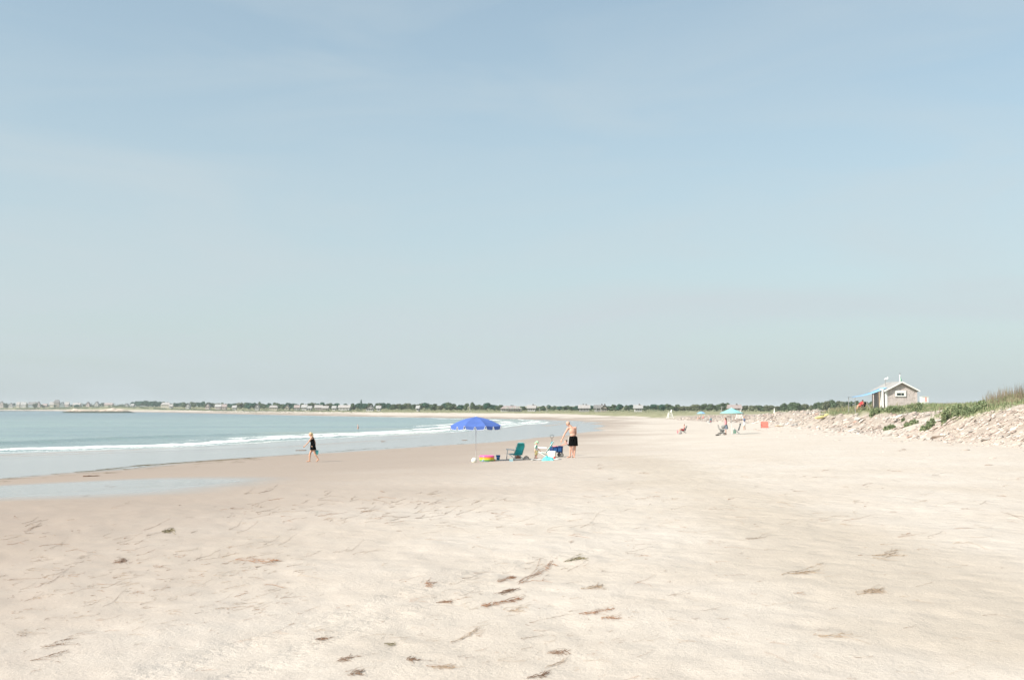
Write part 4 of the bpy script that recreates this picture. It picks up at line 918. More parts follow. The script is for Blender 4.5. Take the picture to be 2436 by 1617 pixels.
for s in (-1, 1):
    mb = MB(); ov = .28; n0 = Vector((s * (hw + .30), 0, ze - .30 * (zk - ze) / hw)); n1 = Vector((0, 0, zk + .02))
    pr = [n0, n1, n1 + Vector((0, 0, .10)), n0 + Vector((0, 0, .10))]
    mb.add([p + Vector((0, -ov, 0)) for p in pr] + [p + Vector((0, dep + ov, 0)) for p in pr], [(0, 1, 2, 3), (7, 6, 5, 4), (0, 4, 5, 1), (1, 5, 6, 2), (2, 6, 7, 3), (3, 7, 4, 0)]); mb.build('roof', asph, t)
    mb = MB(); pr = [n0 + Vector((0, 0, -.06)), n1 + Vector((0, 0, -.06)), n1 + Vector((0, 0, .115)), n0 + Vector((0, 0, .115))]
    mb.add([p + Vector((0, -ov - .05, 0)) for p in pr] + [p + Vector((0, -ov - .004, 0)) for p in pr], [(0, 1, 2, 3), (7, 6, 5, 4), (0, 4, 5, 1), (1, 5, 6, 2), (2, 6, 7, 3), (3, 7, 4, 0)]); mb.build('barge_board', M['white'], t)
    MB().box((s * (hw - .02), .02, (z0 + ze) / 2), (.16 if s > 0 else .26, .10, ze - z0 - .1)).build('corner_board', M['white'] if s < 0 else shg2, t)
# window
wz = CAMZ + (970 - 936) * k; wf = MB(); ww, wh = 13 * k, 7.2 * k; wx = -2 * k
for (x0_, x1_, z0_, z1_) in ((-13, 13, 1.2, 7.2), (-13, 13, -7.2, -4.6), (-13, -9, -4.6, 1.2), (8.5, 13, -4.6, 1.2)):
    wf.box((wx + (x0_ + x1_) / 2 * k, -.02, wz + (z0_ + z1_) / 2 * k), ((x1_ - x0_) * k, .10, (z1_ - z0_) * k))
wo_ = wf.build('window', M['white'], t); MB().box((wx, .03, wz - 1.7 * k), (17.6 * k, .03, 6 * k)).build('pane', M['glass'], wo_); MB().box((wx + 1.5 * k, -.01, wz - 1.7 * k), (.07, .06, 5.8 * k)).build('mullion', M['greyp'], wo_)
# door in the left wall, standing open against the corner
MB().box((-hw - .30, .55, z0 + 1.55), (.10, .95, 2.2)).build('door', M['white'], t); MB().box((-hw - .55, 1.9, z0 + 1.4), (.05, 1.0, 2.0)).build('door', M['greyp'], t)
# blue awning on poles
aw = thing('awning', 'long blue tarpaulin awning sloping off the left side of the hut', 'awning', Vector((P.x, P.y, 0)))
x1, zz1 = (2114 - 2145) * k, CAMZ + (970 - 922) * k; x0, zz0 = (2034 - 2145) * k, CAMZ + (970 - 944.5) * k
mb = MB(); vs = []
for s_ in (0, 1):
    for i in range(13):
        f = i / 12
        for y in (0.3, 1.5, 2.7): vs.append((x0 + (x1 - x0) * f, y, zz0 + (zz1 - zz0) * f - .20 * math.sin(math.pi * f) + (.02 if s_ else 0) + (.04 if y == 1.5 else 0)))
fs = []
for i in range(12):
    for j in range(2): a = i * 3 + j; fs += [(a, a + 3, a + 4, a + 1), (39 + a, 39 + a + 1, 39 + a + 4, 39 + a + 3)]
for i in range(12): fs += [(i * 3, 39 + i * 3, 42 + i * 3, i * 3 + 3), (i * 3 + 2, i * 3 + 5, 39 + i * 3 + 5, 39 + i * 3 + 2)]
mb.add(vs, fs); mb.build('tarpaulin', M['tarp'], aw, smooth=True)
for y in (.35, 2.65):
    gx = x0 + .15; MB().tube((gx, y, h1(P.x + gx, P.y + y) - .2), (gx, y, zz0 + .03), .04, .035, 6).build('pole', M['greyp'], aw)
    gx = (2095 - 2145) * k; MB().tube((gx, y, h1(P.x + gx, P.y + y) - .2), (gx, y, zz0 + (zz1 - zz0) * .62), .05, .05, 6).build('pole', M['wood'], aw)
MB().tube(((2062 - 2145) * k, .3, CAMZ + (970 - 954) * k), ((2079 - 2145) * k, .3, h1(P.x + (2079 - 2145) * k, P.y + .3)), .05, .05, 6).build('brace', M['greyp'], aw)
# weather vane, folded green umbrella, white tank
q = Vector((P.x + (2126.5 - 2145) * k, P.y + 2.5, 0)); t = thing('weather_vane', 'white bird-shaped weather vane on a short post above the hut', 'weather vane', q)
zt = CAMZ + (970 - 901) * k; MB().tube((0, 0, CAMZ + (970 - 922) * k), (0, 0, zt), .05, .04, 6).build('post', M['greyp'], t)
mb = MB(); mb.path([(-.16, 0, zt - .0), (0, 0, zt + .04), (.22, 0, zt + .06), (.34, 0, zt + .18)], [.03, .09, .09, .05], 8); mb.path([(.0, 0, zt + .08), (.28, .05, zt + .20), (.30, .05, zt + .33)], [.06, .05, .015], 6); mb.build('bird', M['white'], t, smooth=True)
q = Vector((P.x + (2159.5 - 2145) * k, P.y + 2.2, 0)); t = thing('parasol', 'furled green and white parasol standing above the hut roof', 'parasol', q)
a_, b_ = CAMZ + (970 - 915) * k, CAMZ + (970 - 889) * k
MB().tube((-.02, 0, a_ - 1.5), (0, 0, b_), .055, .05, 8).build('pole', M['white'], t)
MB().loft([ring((.26, 0, a_ - .25), .16, .13, 10), ring((.20, 0, a_ + .1), .14, .12, 10), ring((.10, 0, a_ + .55), .09, .08, 10), ring((.03, 0, b_ - .3), .045, .045, 10)]).build('furled_canopy', M['bgreen'], t, smooth=True)
MB().loft([ring((-.04, -.06, a_ - .2), .13, .10, 10), ring((-.03, -.06, a_ + .25), .11, .09, 10), ring((-.01, -.04, a_ + .6), .07, .06, 10), ring((0, 0, b_ - .35), .04, .04, 10)]).build('furled_canopy', M['white'], t, smooth=True)
MB().tube((0, 0, b_), (0, 0, b_ + .15), .045, .03, 8).build('finial', M['brown'], t)
q = D(2199, DH - 3.0); t = thing('storage_box', 'white storage box standing right of the hut', 'box', q); zt = CAMZ + (970 - 944.5) * k - q.z
MB().box((0, 0, zt / 2), (15 * k, .6, zt)).build('box_body', M['white'], t); MB().box((1.5 * k, -.31, zt - .28), (.10, .02, .5)).build('red_stripe', M['coral'], t); MB().box((0, 0, zt + .02), (16 * k, .66, .05)).build('lid', M['offwhite'], t)
# seated person in red under the awning
q = D(2050, DH + .6); q.z = CAMZ - 6 * k + .32
t, B = person('person in a bright red jacket sitting under the blue awning', Vector((q.x, q.y, CAMZ + (970 - 972.5) * k)), seated(), M['skin2'], 1.0, .02, eyes=False)
blob('jacket', M['red'], t, lambda mb: (mb.ell(B['chest'] + Vector((-.08, 0, -.02)), (.27, .24, .25), None, 14, 9), mb.ell(B['waist'] + Vector((-.22, 0, 0)), (.26, .2, .2), None, 12, 8)), .025, 1)
blob('hair', M['brunette'], t, lambda mb: mb.ell(B['hd'] + Vector((0, 0, .03)), (.10, .10, .10), None, 12, 8), .02, 1)
beach_chair('dark folding chair of the person in red under the awning', Vector((q.x + .1, q.y, CAMZ + (970 - 973.5) * k)), R(180), M['black'], M['black'], M['dark'], 18, .6, .6, seatz=.30)

# ------------------------------------------------------------------ rubble on the bank
rockm = [mat('rubble_rose', (0.42, 0.33, 0.28), .9, .2, 3, .6, 12, c2=(0.58, 0.49, 0.42)), mat('rubble_grey', (0.36, 0.32, 0.29), .9, .2, 3, .6, 12, c2=(0.52, 0.48, 0.43)), mat('rubble_pale', (0.55, 0.50, 0.44), .9, .2, 3, .6, 12, c2=(0.68, 0.63, 0.56)), mat('rubble_red', (0.40, 0.24, 0.18), .9, .2, 3, .6, 12, c2=(0.52, 0.36, 0.29))]
rnd = random.Random(5); rmesh = []
def rock_verts(rnd):
    bm = bmesh.new(); bmesh.ops.create_icosphere(bm, subdivisions=1, radius=1)
    for v in bm.verts: v.co *= 0.75 + .5 * rnd.random(); v.co.z *= .75
    V = [tuple(v.co) for v in bm.verts]; F = [tuple(v.index for v in f.verts) for f in bm.faces]; bm.free(); return V, F
RV = [rock_verts(rnd) for _ in range(10)]
for i, (V, F) in enumerate(RV):
    me = bpy.data.meshes.new('rock'); me.from_pydata(V, [], F); me.materials.append(rockm[(0, 1, 0, 2, 1, 0, 3, 2, 0, 1)[i]]); rmesh.append(me)
def bank_point(yr, vr):
    while True:
        y = rnd.uniform(*yr); fx = np.interp(y, [p[1] for p in FBANK], [p[0] for p in FBANK]); v = rnd.uniform(*vr) ; x = fx + v * 1.08
        px = CX + x / y * FPX if y > 1 else 9999
        return x, y, v, px
big = []; i = 0
while len(big) < 285:
    x, y, v, px = bank_point((34, 200), (-1.0, 9.5))
    if h1(x, y) > float(vegline(y)): continue
    if px > 2470 or (76 < y < 92 and rnd.random() < .85): continue
    big.append((x, y, v))
for x, y, v in big:
    s = rnd.uniform(.10, .20) * (1 + .6 * (rnd.random() < .15)) * np.interp(y, [30, 60, 120, 250], [.95, 1.1, 1.35, 1.8])
    o = bpy.data.objects.new('rock', rmesh[rnd.randrange(10)]); COL.objects.link(o); o.parent = ground
    ang = .25 + rnd.uniform(-.35, .35)
    o.location = (x, y, h1(x, y) + s * .12); o.scale = (s * rnd.uniform(1.1, 2.2), s * rnd.uniform(.7, 1.1), s * rnd.uniform(.35, .6)); o.rotation_euler = (rnd.uniform(-.2, .2), rnd.uniform(-.5, -.05), ang)
NS = 26000; Vl = []; Fl = []; off = 0
xs_, ys_, ss_ = [], [], []
for i in range(NS):
    x, y, v, px = bank_point((36, 95) if i % 2 else (30, 268), (-0.8, 11))
    if px > 2500: continue
    if 77 < y < 91 and rnd.random() < .8: continue
    if v < 0 and rnd.random() < .6: continue
    xs_.append(x); ys_.append(y); ss_.append(rnd.choice((.05, .06, .07, .09, .13)) * rnd.uniform(.7, 1.2) * np.interp(y, [30, 60, 120, 250], [.85, 1.0, 1.25, 1.8]))
zs_ = hgt(np.array(xs_), np.array(ys_), True)
for x, y, z, s in zip(xs_, ys_, zs_, ss_):
    if z > float(vegline(y)) + .1: continue
    V, F = RV[rnd.randrange(10)]; V = np.array(V) * (s * rnd.uniform(1, 2.4), s, s * rnd.uniform(.35, .7)); a = .25 + rnd.uniform(-.5, .5); c, q = math.cos(a), math.sin(a)
    Vl.append(np.stack([V[:, 0] * c - V[:, 1] * q + x, V[:, 0] * q + V[:, 1] * c + y, V[:, 2] + V[:, 0] * .35 + z], 1)); Fl.append(np.array(F) + off); off += len(V)
pm, pn_, pl_, pp_ = newmat('rubble_mixed'); g_ = pn_.new('ShaderNodeNewGeometry'); rr_ = pn_.new('ShaderNodeValToRGB')
for i, (ps, cc) in enumerate(((0, (.26, .20, .17)), (.35, (.54, .45, .385)), (.7, (.45, .35, .30)), (1, (.68, .61, .54)))):  # mixed stone tones; the darkest also paints in shade under stones
    e = rr_.color_ramp.elements[i] if i < 2 else rr_.color_ramp.elements.new(ps); e.position = ps; e.color = (*cc, 1)
pl_.new(g_.outputs['Random Per Island'], rr_.inputs[0]); pl_.new(rr_.outputs[0], pp_.inputs['Base Color']); pp_.inputs['Roughness'].default_value = .95
o = npmesh('rock_rubble', np.concatenate(Vl), np.concatenate(Fl), pm, False, 'stuff'); tag(o, 'loose broken rubble and small stones covering the face of the bank', 'rubble')
# pebbles on the sand below the bank
Vl = []; Fl = []; off = 0
for i in range(1500):
    x, y, v, px = bank_point((26, 150), (-9, 0))
    if rnd.random() > .5 * math.exp(v / 3.0): continue
    V, F = RV[rnd.randrange(10)]; s = rnd.uniform(.03, .09) * (1 + y / 120); V = np.array(V) * (s * rnd.uniform(1, 2), s, s * .5)
    Vl.append(V + (x, y, h1(x, y))); Fl.append(np.array(F) + off); off += len(V)
tag(npmesh('pebbles', np.concatenate(Vl), np.concatenate(Fl), pm, False, 'stuff'), 'pebbles scattered on the sand at the foot of the bank', 'pebbles')

# ------------------------------------------------------------------ vegetation
def leafmat(name, stops, trans=.25):
    m, n, l, p = newmat(name); g = n.new('ShaderNodeNewGeometry'); r = n.new('ShaderNodeValToRGB')
    for i, (ps, c) in enumerate(stops):
        e = r.color_ramp.elements[i] if i < 2 else r.color_ramp.elements.new(ps); e.position = ps; e.color = (*c, 1)
    l.new(g.outputs['Random Per Island'], r.inputs[0]); l.new(r.outputs[0], p.inputs['Base Color']); p.inputs['Roughness'].default_value = .7; p.inputs['Specular IOR Level'].default_value = .25
    tr = n.new('ShaderNodeBsdfTranslucent'); l.new(r.outputs[0], tr.inputs['Color']); ms = n.new('ShaderNodeMixShader'); ms.inputs[0].default_value = trans
    l.new(p.outputs[0], ms.inputs[1]); l.new(tr.outputs[0], ms.inputs[2]); l.new(ms.outputs[0], n['Material Output'].inputs['Surface']); return m
LG = leafmat('dune_green', ((0, (.18, .21, .11)), (.5, (.26, .30, .16)), (.8, (.28, .32, .16)), (1, (.36, .33, .20))))
LT = leafmat('dune_tan', ((0, (.24, .20, .12)), (.5, (.36, .31, .19)), (.8, (.27, .29, .15)), (1, (.46, .39, .27))))
LR = leafmat('reed_brown', ((0, (.20, .145, .10)), (.5, (.30, .23, .17)), (.8, (.26, .24, .13)), (1, (.40, .32, .25))))
LB = leafmat('rose_leaf', ((0, (.15, .19, .095)), (.5, (.23, .29, .15)), (.85, (.32, .37, .21)), (1, (.38, .34, .19))))
nr = np.random.default_rng(12)
def blades(name, X, Y, hgt_lo, hgt_hi, w, m, label, cat, lean=.5):
    n = len(X); Z = hgt(X, Y, True); H = nr.uniform(hgt_lo, hgt_hi, n); a = nr.uniform(0, 2 * np.pi, n); la = nr.uniform(0, 2 * np.pi, n); ln = nr.uniform(.1, lean, n) * H
    W = nr.uniform(.6, 1.3, n) * w; dx, dy = np.cos(a) * W, np.sin(a) * W; lx, ly = np.cos(la) * ln, np.sin(la) * ln
    V = np.stack([np.stack([X - dx, Y - dy, Z - .05], 1), np.stack([X + dx, Y + dy, Z - .05], 1), np.stack([X + lx * .4 + dx * .7, Y + ly * .4 + dy * .7, Z + H * .6], 1), np.stack([X + lx * .4 - dx * .7, Y + ly * .4 - dy * .7, Z + H * .6], 1), np.stack([X + lx, Y + ly, Z + H], 1)], 1).reshape(-1, 3)
    b = np.arange(n)[:, None] * 5; F = np.concatenate([b + [0, 1, 2], b + [0, 2, 3], b + [3, 2, 4]], 0)
    return tag(npmesh(name, V, F, m, False, 'stuff'), label, cat)
def scatter(n, yr, vr, keepf=None):
    Y = nr.uniform(*yr, n); V = nr.uniform(*vr, n); fx = np.interp(Y, [p[1] for p in FBANK], [p[0] for p in FBANK]); X = fx + V * 1.08
    nz = fbm(X * .15, Y * .15, 3, 57) * 5
    vv = hgt(X, Y, True) - vegline(Y) + fbm(X * .3, Y * .3, 3, 59) * .5; k = (CX + X / Y * FPX < 2560) & (vv > 0.0) & (V > 0.8)
    if keepf is not None: k &= keepf(X, Y, vv)
    return X[k], Y[k]
clump = lambda X, Y, t: fbm(X * .35, Y * .35, 3, 91) > t
X, Y = scatter(130000, (36, 150), (1, 30), lambda X, Y, v: clump(X, Y, -.28) & ~((Y > 80) & (Y < 94) & (v < .5))); blades('dune_grass', X, Y, .12, .34, .026, LG, 'green dune grass and low weeds covering the top of the bank', 'grass')
X, Y = scatter(26000, (60, 90), (3.0, 16), lambda X, Y, v: clump(X, Y, -.2) & (v > .35) & (CX + X / Y * FPX > 2330 + 70 * nr.random(len(X)))); blades('dry_reeds', X, Y, .35, 1.15, .011, LR, 'tall dry brown reeds on the bank at the right edge', 'reeds', .25)
X, Y = scatter(80000, (116, 330), (4, 60)); blades('marram_grass', X, Y, .3, .65, .045, LT, 'pale yellow marram grass on the dune left of the hut', 'grass')
def leaves(n, cen, rad, size, rot=True, shell=.55):
    """small two-triangle leaves through a lumpy volume"""
    th = nr.uniform(0, 2 * np.pi, n); z = nr.uniform(-.25, 1, n); r = (shell + (1 - shell) * nr.random(n) ** .6); q = np.sqrt(np.maximum(0, 1 - z * z))
    P = np.stack([q * np.cos(th), q * np.sin(th), z], 1) * r[:, None] * rad + cen
    return P
def leafmesh(P, size, N=None):
    n = len(P); A = nr.normal(size=(n, 3)); A /= np.linalg.norm(A, axis=1)[:, None]; B_ = nr.normal(size=(n, 3)); B_ -= (A * B_).sum(1)[:, None] * A; B_ /= np.linalg.norm(B_, axis=1)[:, None]
    s = (size * nr.uniform(.6, 1.3, n))[:, None]
    V = np.stack([P - A * s, P + B_ * s * .5, P + A * s, P - B_ * s * .5], 1).reshape(-1, 3); F = np.arange(n)[:, None] * 4 + [0, 1, 2, 3]
    return V, F
def shrub(label, px, py, wpx, hpx, nl, m=LB, group='green shrubs on the rubble bank', dd=None):
    P = G(px, py) if dd is None else D(px, dd); k = mpp(P); w, h = wpx * k / 2, hpx * k
    t = thing('shrub', label, 'shrub', P, 0, group); Ps = []
    nb = 13
    for i in range(nb):
        x = nr.uniform(-.75, .75) * w; y = nr.uniform(-.45, .45) * w; g = h1(P.x + x, P.y + y) - P.z
        Ps.append(leaves(nl // nb, np.array([x, y, g]), np.array([w * nr.uniform(.2, .36), w * nr.uniform(.2, .36), h * nr.uniform(.45, .95)]), .06))
    V, F = leafmesh(np.concatenate(Ps), .075); o = npmesh('foliage', V, F, m, False); o.parent = t
    for i in range(5): x = nr.uniform(-.6, .6) * w; g = h1(P.x + x, P.y) - P.z; MB().path([(x, 0, g - .1), (x + nr.uniform(-.2, .2), .05, g + h * .7)], [.02, .008], 5).build('stem', M['brown'], t)
for a in (('leafy green shrub in front of the hut door', 2085, 984, 40, 20, 1800), ('leafy green shrub below the hut window', 2130, 978, 56, 16, 2400), ('dense shrub in front of the white storage box', 2180, 976, 44, 15, 2600),
          ('large bright green shrub right of the sandy gap', 2262, 995, 60, 34, 4200), ('low green shrub along the bank crest right of the large shrub', 2325, 975, 80, 24, 3600), ('small shrub low on the rubble left of the gap', 2117, 1020, 34, 12, 1100),
          ('round grey-green shrub halfway up the rubble', 2168, 1012, 36, 15, 1300), ('spreading green shrub at the edge of the sandy gap', 2212, 1017, 46, 16, 1900), ('tiny dark green shrub on the rubble below the hut', 2149, 1003, 9, 12, 350)):
    shrub(*a)

X, Y = scatter(60000, (36, 150), (1, 30), lambda X, Y, v: (fbm(X * .6, Y * .6, 3, 95) > -.12) & ~((Y > 80) & (Y < 92) & (v < .7)))
Z = hgt(X, Y, True) + nr.random(len(X)) * (.10 + .35 * np.clip(fbm(X * .5, Y * .5, 3, 97) + .2, 0, 1)); V, F = leafmesh(np.stack([X, Y, Z], 1), .075)
tag(npmesh('ground_cover', V, F, LB, False, 'stuff'), 'leafy green ground cover spreading over the bank top', 'ground cover')
X, Y = scatter(9000, (80, 94), (1, 12), lambda X, Y, v: v > -.1); blades('dry_brush', X, Y, .15, .5, .02, LR, 'brown dead brush at the head of the sandy gap', 'brush')
# far shore: trees
def crown_mesh(seed, m, conif=False):
    r = np.random.default_rng(seed); Ps = []; Vs = []; Fs = []; off = 0
    if conif:
        for i in range(12):
            f = i / 12; Ps.append(leaves(60, np.array([0, 0, .12 + .85 * f]), np.array([.5 * (1 - f) + .05, .5 * (1 - f) + .05, .09]), 1))
    else:
        for i in range(11):
            a = r.uniform(0, 6.28); q = r.uniform(.0, .30); z = r.uniform(.28, .72); rr = r.uniform(.17, .30) * (1.1 - abs(z - .45) * .8)
            c = np.array([q * math.cos(a), q * math.sin(a), z]); Ps.append(leaves(95, c, np.array([rr, rr, rr * .9]), 1, shell=.75))
            V, F = RV[i % 10]; V = np.array(V); V = V / np.linalg.norm(V, axis=1)[:, None] * rr * .78 + c; Vs.append(V); Fs.append(np.array([(*f, f[2]) for f in F]) + off); off += len(V)
    P = np.concatenate(Ps); P[:, 2] = np.clip(P[:, 2], .02, 1.2)
    V, F = leafmesh(P, .055)
    me = bpy.data.meshes.new('crown'); allV = np.concatenate([V]); faces = [tuple(f) for f in F.tolist()]
    vv = allV.tolist()
    for V2 in Vs: pass
    o2 = len(vv)
    for V2, F2 in zip(Vs, Fs): vv += V2.tolist(); faces += [tuple(int(q) + o2 for q in f[:3]) for f in F2]
    me.from_pydata(vv, [], faces); me.materials.append(m); return me
TD = leafmat('far_tree_dark', ((0, (.025, .085, .055)), (.6, (.04, .115, .075)), (1, (.065, .145, .09))), .15)
TM = leafmat('far_tree_green', ((0, (.06, .095, .05)), (.6, (.09, .135, .07)), (1, (.13, .17, .095))), .15)
TO = leafmat('far_tree_mist_olive', ((0, (.11, .13, .075)), (.6, (.15, .17, .10)), (1, (.20, .21, .14))), .15)  # olive greyed and paled: mist over the right shore put into the foliage
CR = {('d', 0): [crown_mesh(s, TD) for s in (1, 2, 3)], ('m', 0): [crown_mesh(s, TM) for s in (4, 5, 6)], ('o', 0): [crown_mesh(s, TO) for s in (7, 8, 9)], ('d', 1): [crown_mesh(11, TD, True)]}
mb = MB(); mb.path([(0, 0, -.1), (.01, 0, .25), (0, .01, .55)], [.035, .028, .012], 6)
for a in (0.5, 2.4, 4.4): mb.path([(0, 0, .22), (.12 * math.cos(a), .12 * math.sin(a), .42), (.2 * math.cos(a), .2 * math.sin(a), .55)], [.015, .010, .005], 5)
tm = bpy.data.meshes.new('trunk'); tm.from_pydata(mb.v, [], mb.f); tm.materials.append(mat('bark', (.12, .09, .07), .9))
def Dt(px): return float(np.interp(px, [0, 150, 300, 420, 600, 800, 1000, 1200, 1400, 1600, 1800, 2000, 2110], [1700, 1580, 1420, 1140, 860, 700, 600, 560, 530, 500, 470, 440, 420]))
ZONES = ((0, 300, 'low tree among the houses on the far left shore'), (300, 405, 'tree of the dark grove on the far left point'), (405, 600, 'tree behind the far shore left of the walking woman'), (600, 830, 'tree on the far shore behind and right of the walking woman'),
         (830, 1060, 'tree on the far shore left of the blue umbrella'), (1060, 1260, 'tree on the far shore above the blue umbrella'), (1260, 1440, 'tree on the far shore behind the man in shorts'), (1440, 1600, 'tree of the tall dark stand right of the man in shorts'),
         (1600, 1780, 'hazy olive tree behind the turquoise umbrella'), (1780, 2120, 'tree on the skyline behind the marram dune left of the hut'))
def tree(x0, x1, top, kind='m', con=0, dmul=1.0, base=None):
    c = (x0 + x1) / 2; d = Dt(c) * dmul; P = D(c, d); k = mpp(P); H = (CAMZ + (HOR - top) * k) - P.z; W = (x1 - x0) * k * 1.28
    H = max(H, 2.0)
    lab = dict(d='dark green ', m='mid green ', o='greyish olive ')[kind] + next(z[2] for z in ZONES if z[0] <= c < z[1]).replace('hazy olive ', '')
    nm = 'conifer_tree' if con else 'broadleaf_tree'
    if con: lab = 'narrow pointed conifer' + lab[lab.index('tree') + 4:]
    t = thing(nm, lab, 'tree', P, 0, (lab + 's').replace('tree ', 'trees ').rstrip('s') if False else 'far shore trees: ' + lab)
    ms = CR[(kind, con)] if (kind, con) in CR else CR[('d', con)]
    o = bpy.data.objects.new('crown', random.choice(ms)); COL.objects.link(o); o.parent = t; zb = -.08
    o.scale = (W, W * .9, H * 1.13); o.rotation_euler = (0, 0, random.uniform(0, 6.28) if abs(W) > 0 else 0); o.location = (0, 0, zb * H)
    r = bpy.data.objects.new('trunk', tm); COL.objects.link(r); r.parent = t; r.scale = (H * .8, H * .8, H)
TR = '''8 18 957 m|20 24 960 m|30 37 957 d|62 72 958 o|78 88 957 m|98 104 961 m|112 126 963 d|128 134 961 m|152 166 960 d|168 178 962 d|176 190 961 d|196 204 961 m|212 222 962 o|232 240 958 m|240 249 957 m|262 272 963 o|278 296 962 m
310 322 954 d|318 332 952 d|328 344 952 d|340 356 951 d|352 366 952 d|362 378 951 d|374 386 953 d|383 397 954 m|398 410 958 m|345 360 957 d|366 380 958 d
412 424 957 d|420 436 956 d|432 448 955 m|444 452 956 o|454 468 954 m|464 480 955 d|478 490 953 d|486 500 955 m|496 512 957 m|508 524 957 o|520 532 956 m|530 540 959 m|538 552 958 d|550 566 957 d|562 578 957 o|574 588 956 m|582 602 955 d|596 612 955 d|612 622 954 m
620 636 958 m|634 645 956 d|645 662 956 m|656 673 957 m|668 680 959 m|675 692 955 d|690 709 957 d|713 728 957 m|724 742 957 m|738 752 957 o|748 762 957 d|760 774 954 d|772 786 957 o|782 798 957 m|794 812 957 d
818 828 957 d|832 848 957 m|844 860 956 d|855 863 951 d1|858 876 957 d|872 888 957 m|890 908 957 m|904 922 955 d|918 930 956 d|926 944 960 m|940 956 958 o|948 966 959 m|962 980 958 o|976 994 960 m|990 1006 957 m|1002 1022 955 d|1018 1032 960 m|1024 1042 958 m|1038 1056 962 o
1048 1070 955 d|1062 1083 955 m|1060 1080 965 o|1075 1095 966 o|1088 1106 961 d|1102 1114 957 m|1116 1130 955 m|1124 1142 961 m|1140 1158 963 o|1150 1168 955 d|1160 1182 960 d|1178 1192 964 m|1186 1202 961 m|1200 1214 964 m|1213 1225 962 d|1238 1250 965 m|1248 1262 968 o
1264 1276 961 d|1276 1290 966 m|1286 1300 963 m|1298 1312 961 d|1310 1326 964 m|1322 1340 965 d|1336 1354 963 m|1350 1368 965 m|1362 1382 963 d|1378 1396 966 m|1398 1416 962 d|1412 1430 967 m|1428 1446 966 o
1442 1462 964 m|1455 1471 960 m|1466 1484 958 d|1482 1498 962 m|1494 1512 960 d|1508 1522 961 d|1516 1530 961 m|1528 1546 963 m|1544 1566 959 d|1562 1578 962 m|1568 1587 960 d|1584 1604 959 m
1600 1618 960 m|1614 1632 965 o|1630 1650 965 o|1646 1668 961 o|1662 1682 958 m|1680 1698 959 m|1696 1714 959 m|1712 1736 956 m|1734 1752 964 o|1750 1768 965 o|1764 1782 962 o
1780 1802 962 o|1798 1822 962 m|1818 1842 963 o|1838 1860 964 o|1856 1876 957 m|1870 1892 954 m|1886 1906 956 m|1902 1926 957 o|1924 1938 961 o|1934 1948 956 m|1944 1962 954 m|1956 1978 950 o|1974 1996 948 m|1990 2012 950 o|2008 2030 952 m|2026 2048 951 m|2044 2066 950 o|2062 2084 951 m|2080 2104 950 m|2100 2122 951 m'''
for line in TR.split('\n'):
    for e in line.split('|'):
        a, b, c, kd = e.split(); con = 1 if kd.endswith('1') else 0
        tree(float(a), float(b), float(c), kd[0], con, random.uniform(.90, .94) if float(a) < 300 and random.random() < .55 else random.uniform(.98, 1.05))
# hedge and scrub that ties the tree line together, and the grass strip in front of it
Ps = []
for px in np.arange(-60, 2140, 1.6):
    dd = Dt(px) * nr.uniform(.97, 1.12); c = D(px, dd); k = c.y / FPX; hh = nr.uniform(6, 12) * k * (0.8 if px < 300 else 1.0)
    Ps.append(leaves(26, np.array([c.x, c.y, c.z]), np.array([3.2 * k, 3.2 * k, hh]), 1, shell=.4))
for px in np.arange(-60, 860, 1.8):
    if fbm(np.array([px * .07]), np.array([0.3]), 3, 301)[0] < -.22: continue
    dd = Dt(px) * nr.uniform(.87, .90); c = D(px, dd); k = c.y / FPX; hh = nr.uniform(1.5, 5.0) * k * (1.5 if px < 300 else .8)
    Ps.append(leaves(22, np.array([c.x, c.y, c.z]), np.array([3.0 * k, 3.0 * k, hh]), 1, shell=.4))
P_ = np.concatenate(Ps); V, F = leafmesh(P_, 1.0); n4 = len(P_)
V = V.reshape(n4, 4, 3); sc = (P_[:, 1] / FPX * .95)[:, None, None]; V = (P_[:, None, :] + (V - P_[:, None, :]) * sc).reshape(-1, 3)
tag(npmesh('far_scrub', V, F, TM, False, 'stuff'), 'continuous low scrub filling the gaps below the far tree line', 'scrub')
Ps = []
for px in np.arange(-60, 1640, 1.3):
    for q in range(3):
        d0 = np.interp(px, [0, 300, 600, 1000, 1200, 1400, 1640], [1475, 1230, 620, 480, 432, 372, 350]); d1 = Dt(px) * .95
        dd = d0 + (d1 - d0) * nr.random(); c = D(px, dd); k = c.y / FPX
        Ps.append(leaves(8, np.array([c.x, c.y, c.z - .1]), np.array([3 * k, 3 * k, nr.uniform(.5, 2.2) * k * (1.8 if px < 300 else 1)]), 1, shell=.3))
P_ = np.concatenate(Ps); V, F = leafmesh(P_, 1.0); n4 = len(P_); V = V.reshape(n4, 4, 3); sc = (P_[:, 1] / FPX * .8)[:, None, None]; V = (P_[:, None, :] + (V - P_[:, None, :]) * sc).reshape(-1, 3)
LF = leafmat('shore_grass', ((0, (.12, .155, .08)), (.5, (.19, .22, .115)), (1, (.30, .30, .18))))
tag(npmesh('shore_grass', V, F, LF, False, 'stuff'), 'rough grass and low bushes between the far beach and the houses', 'grass')

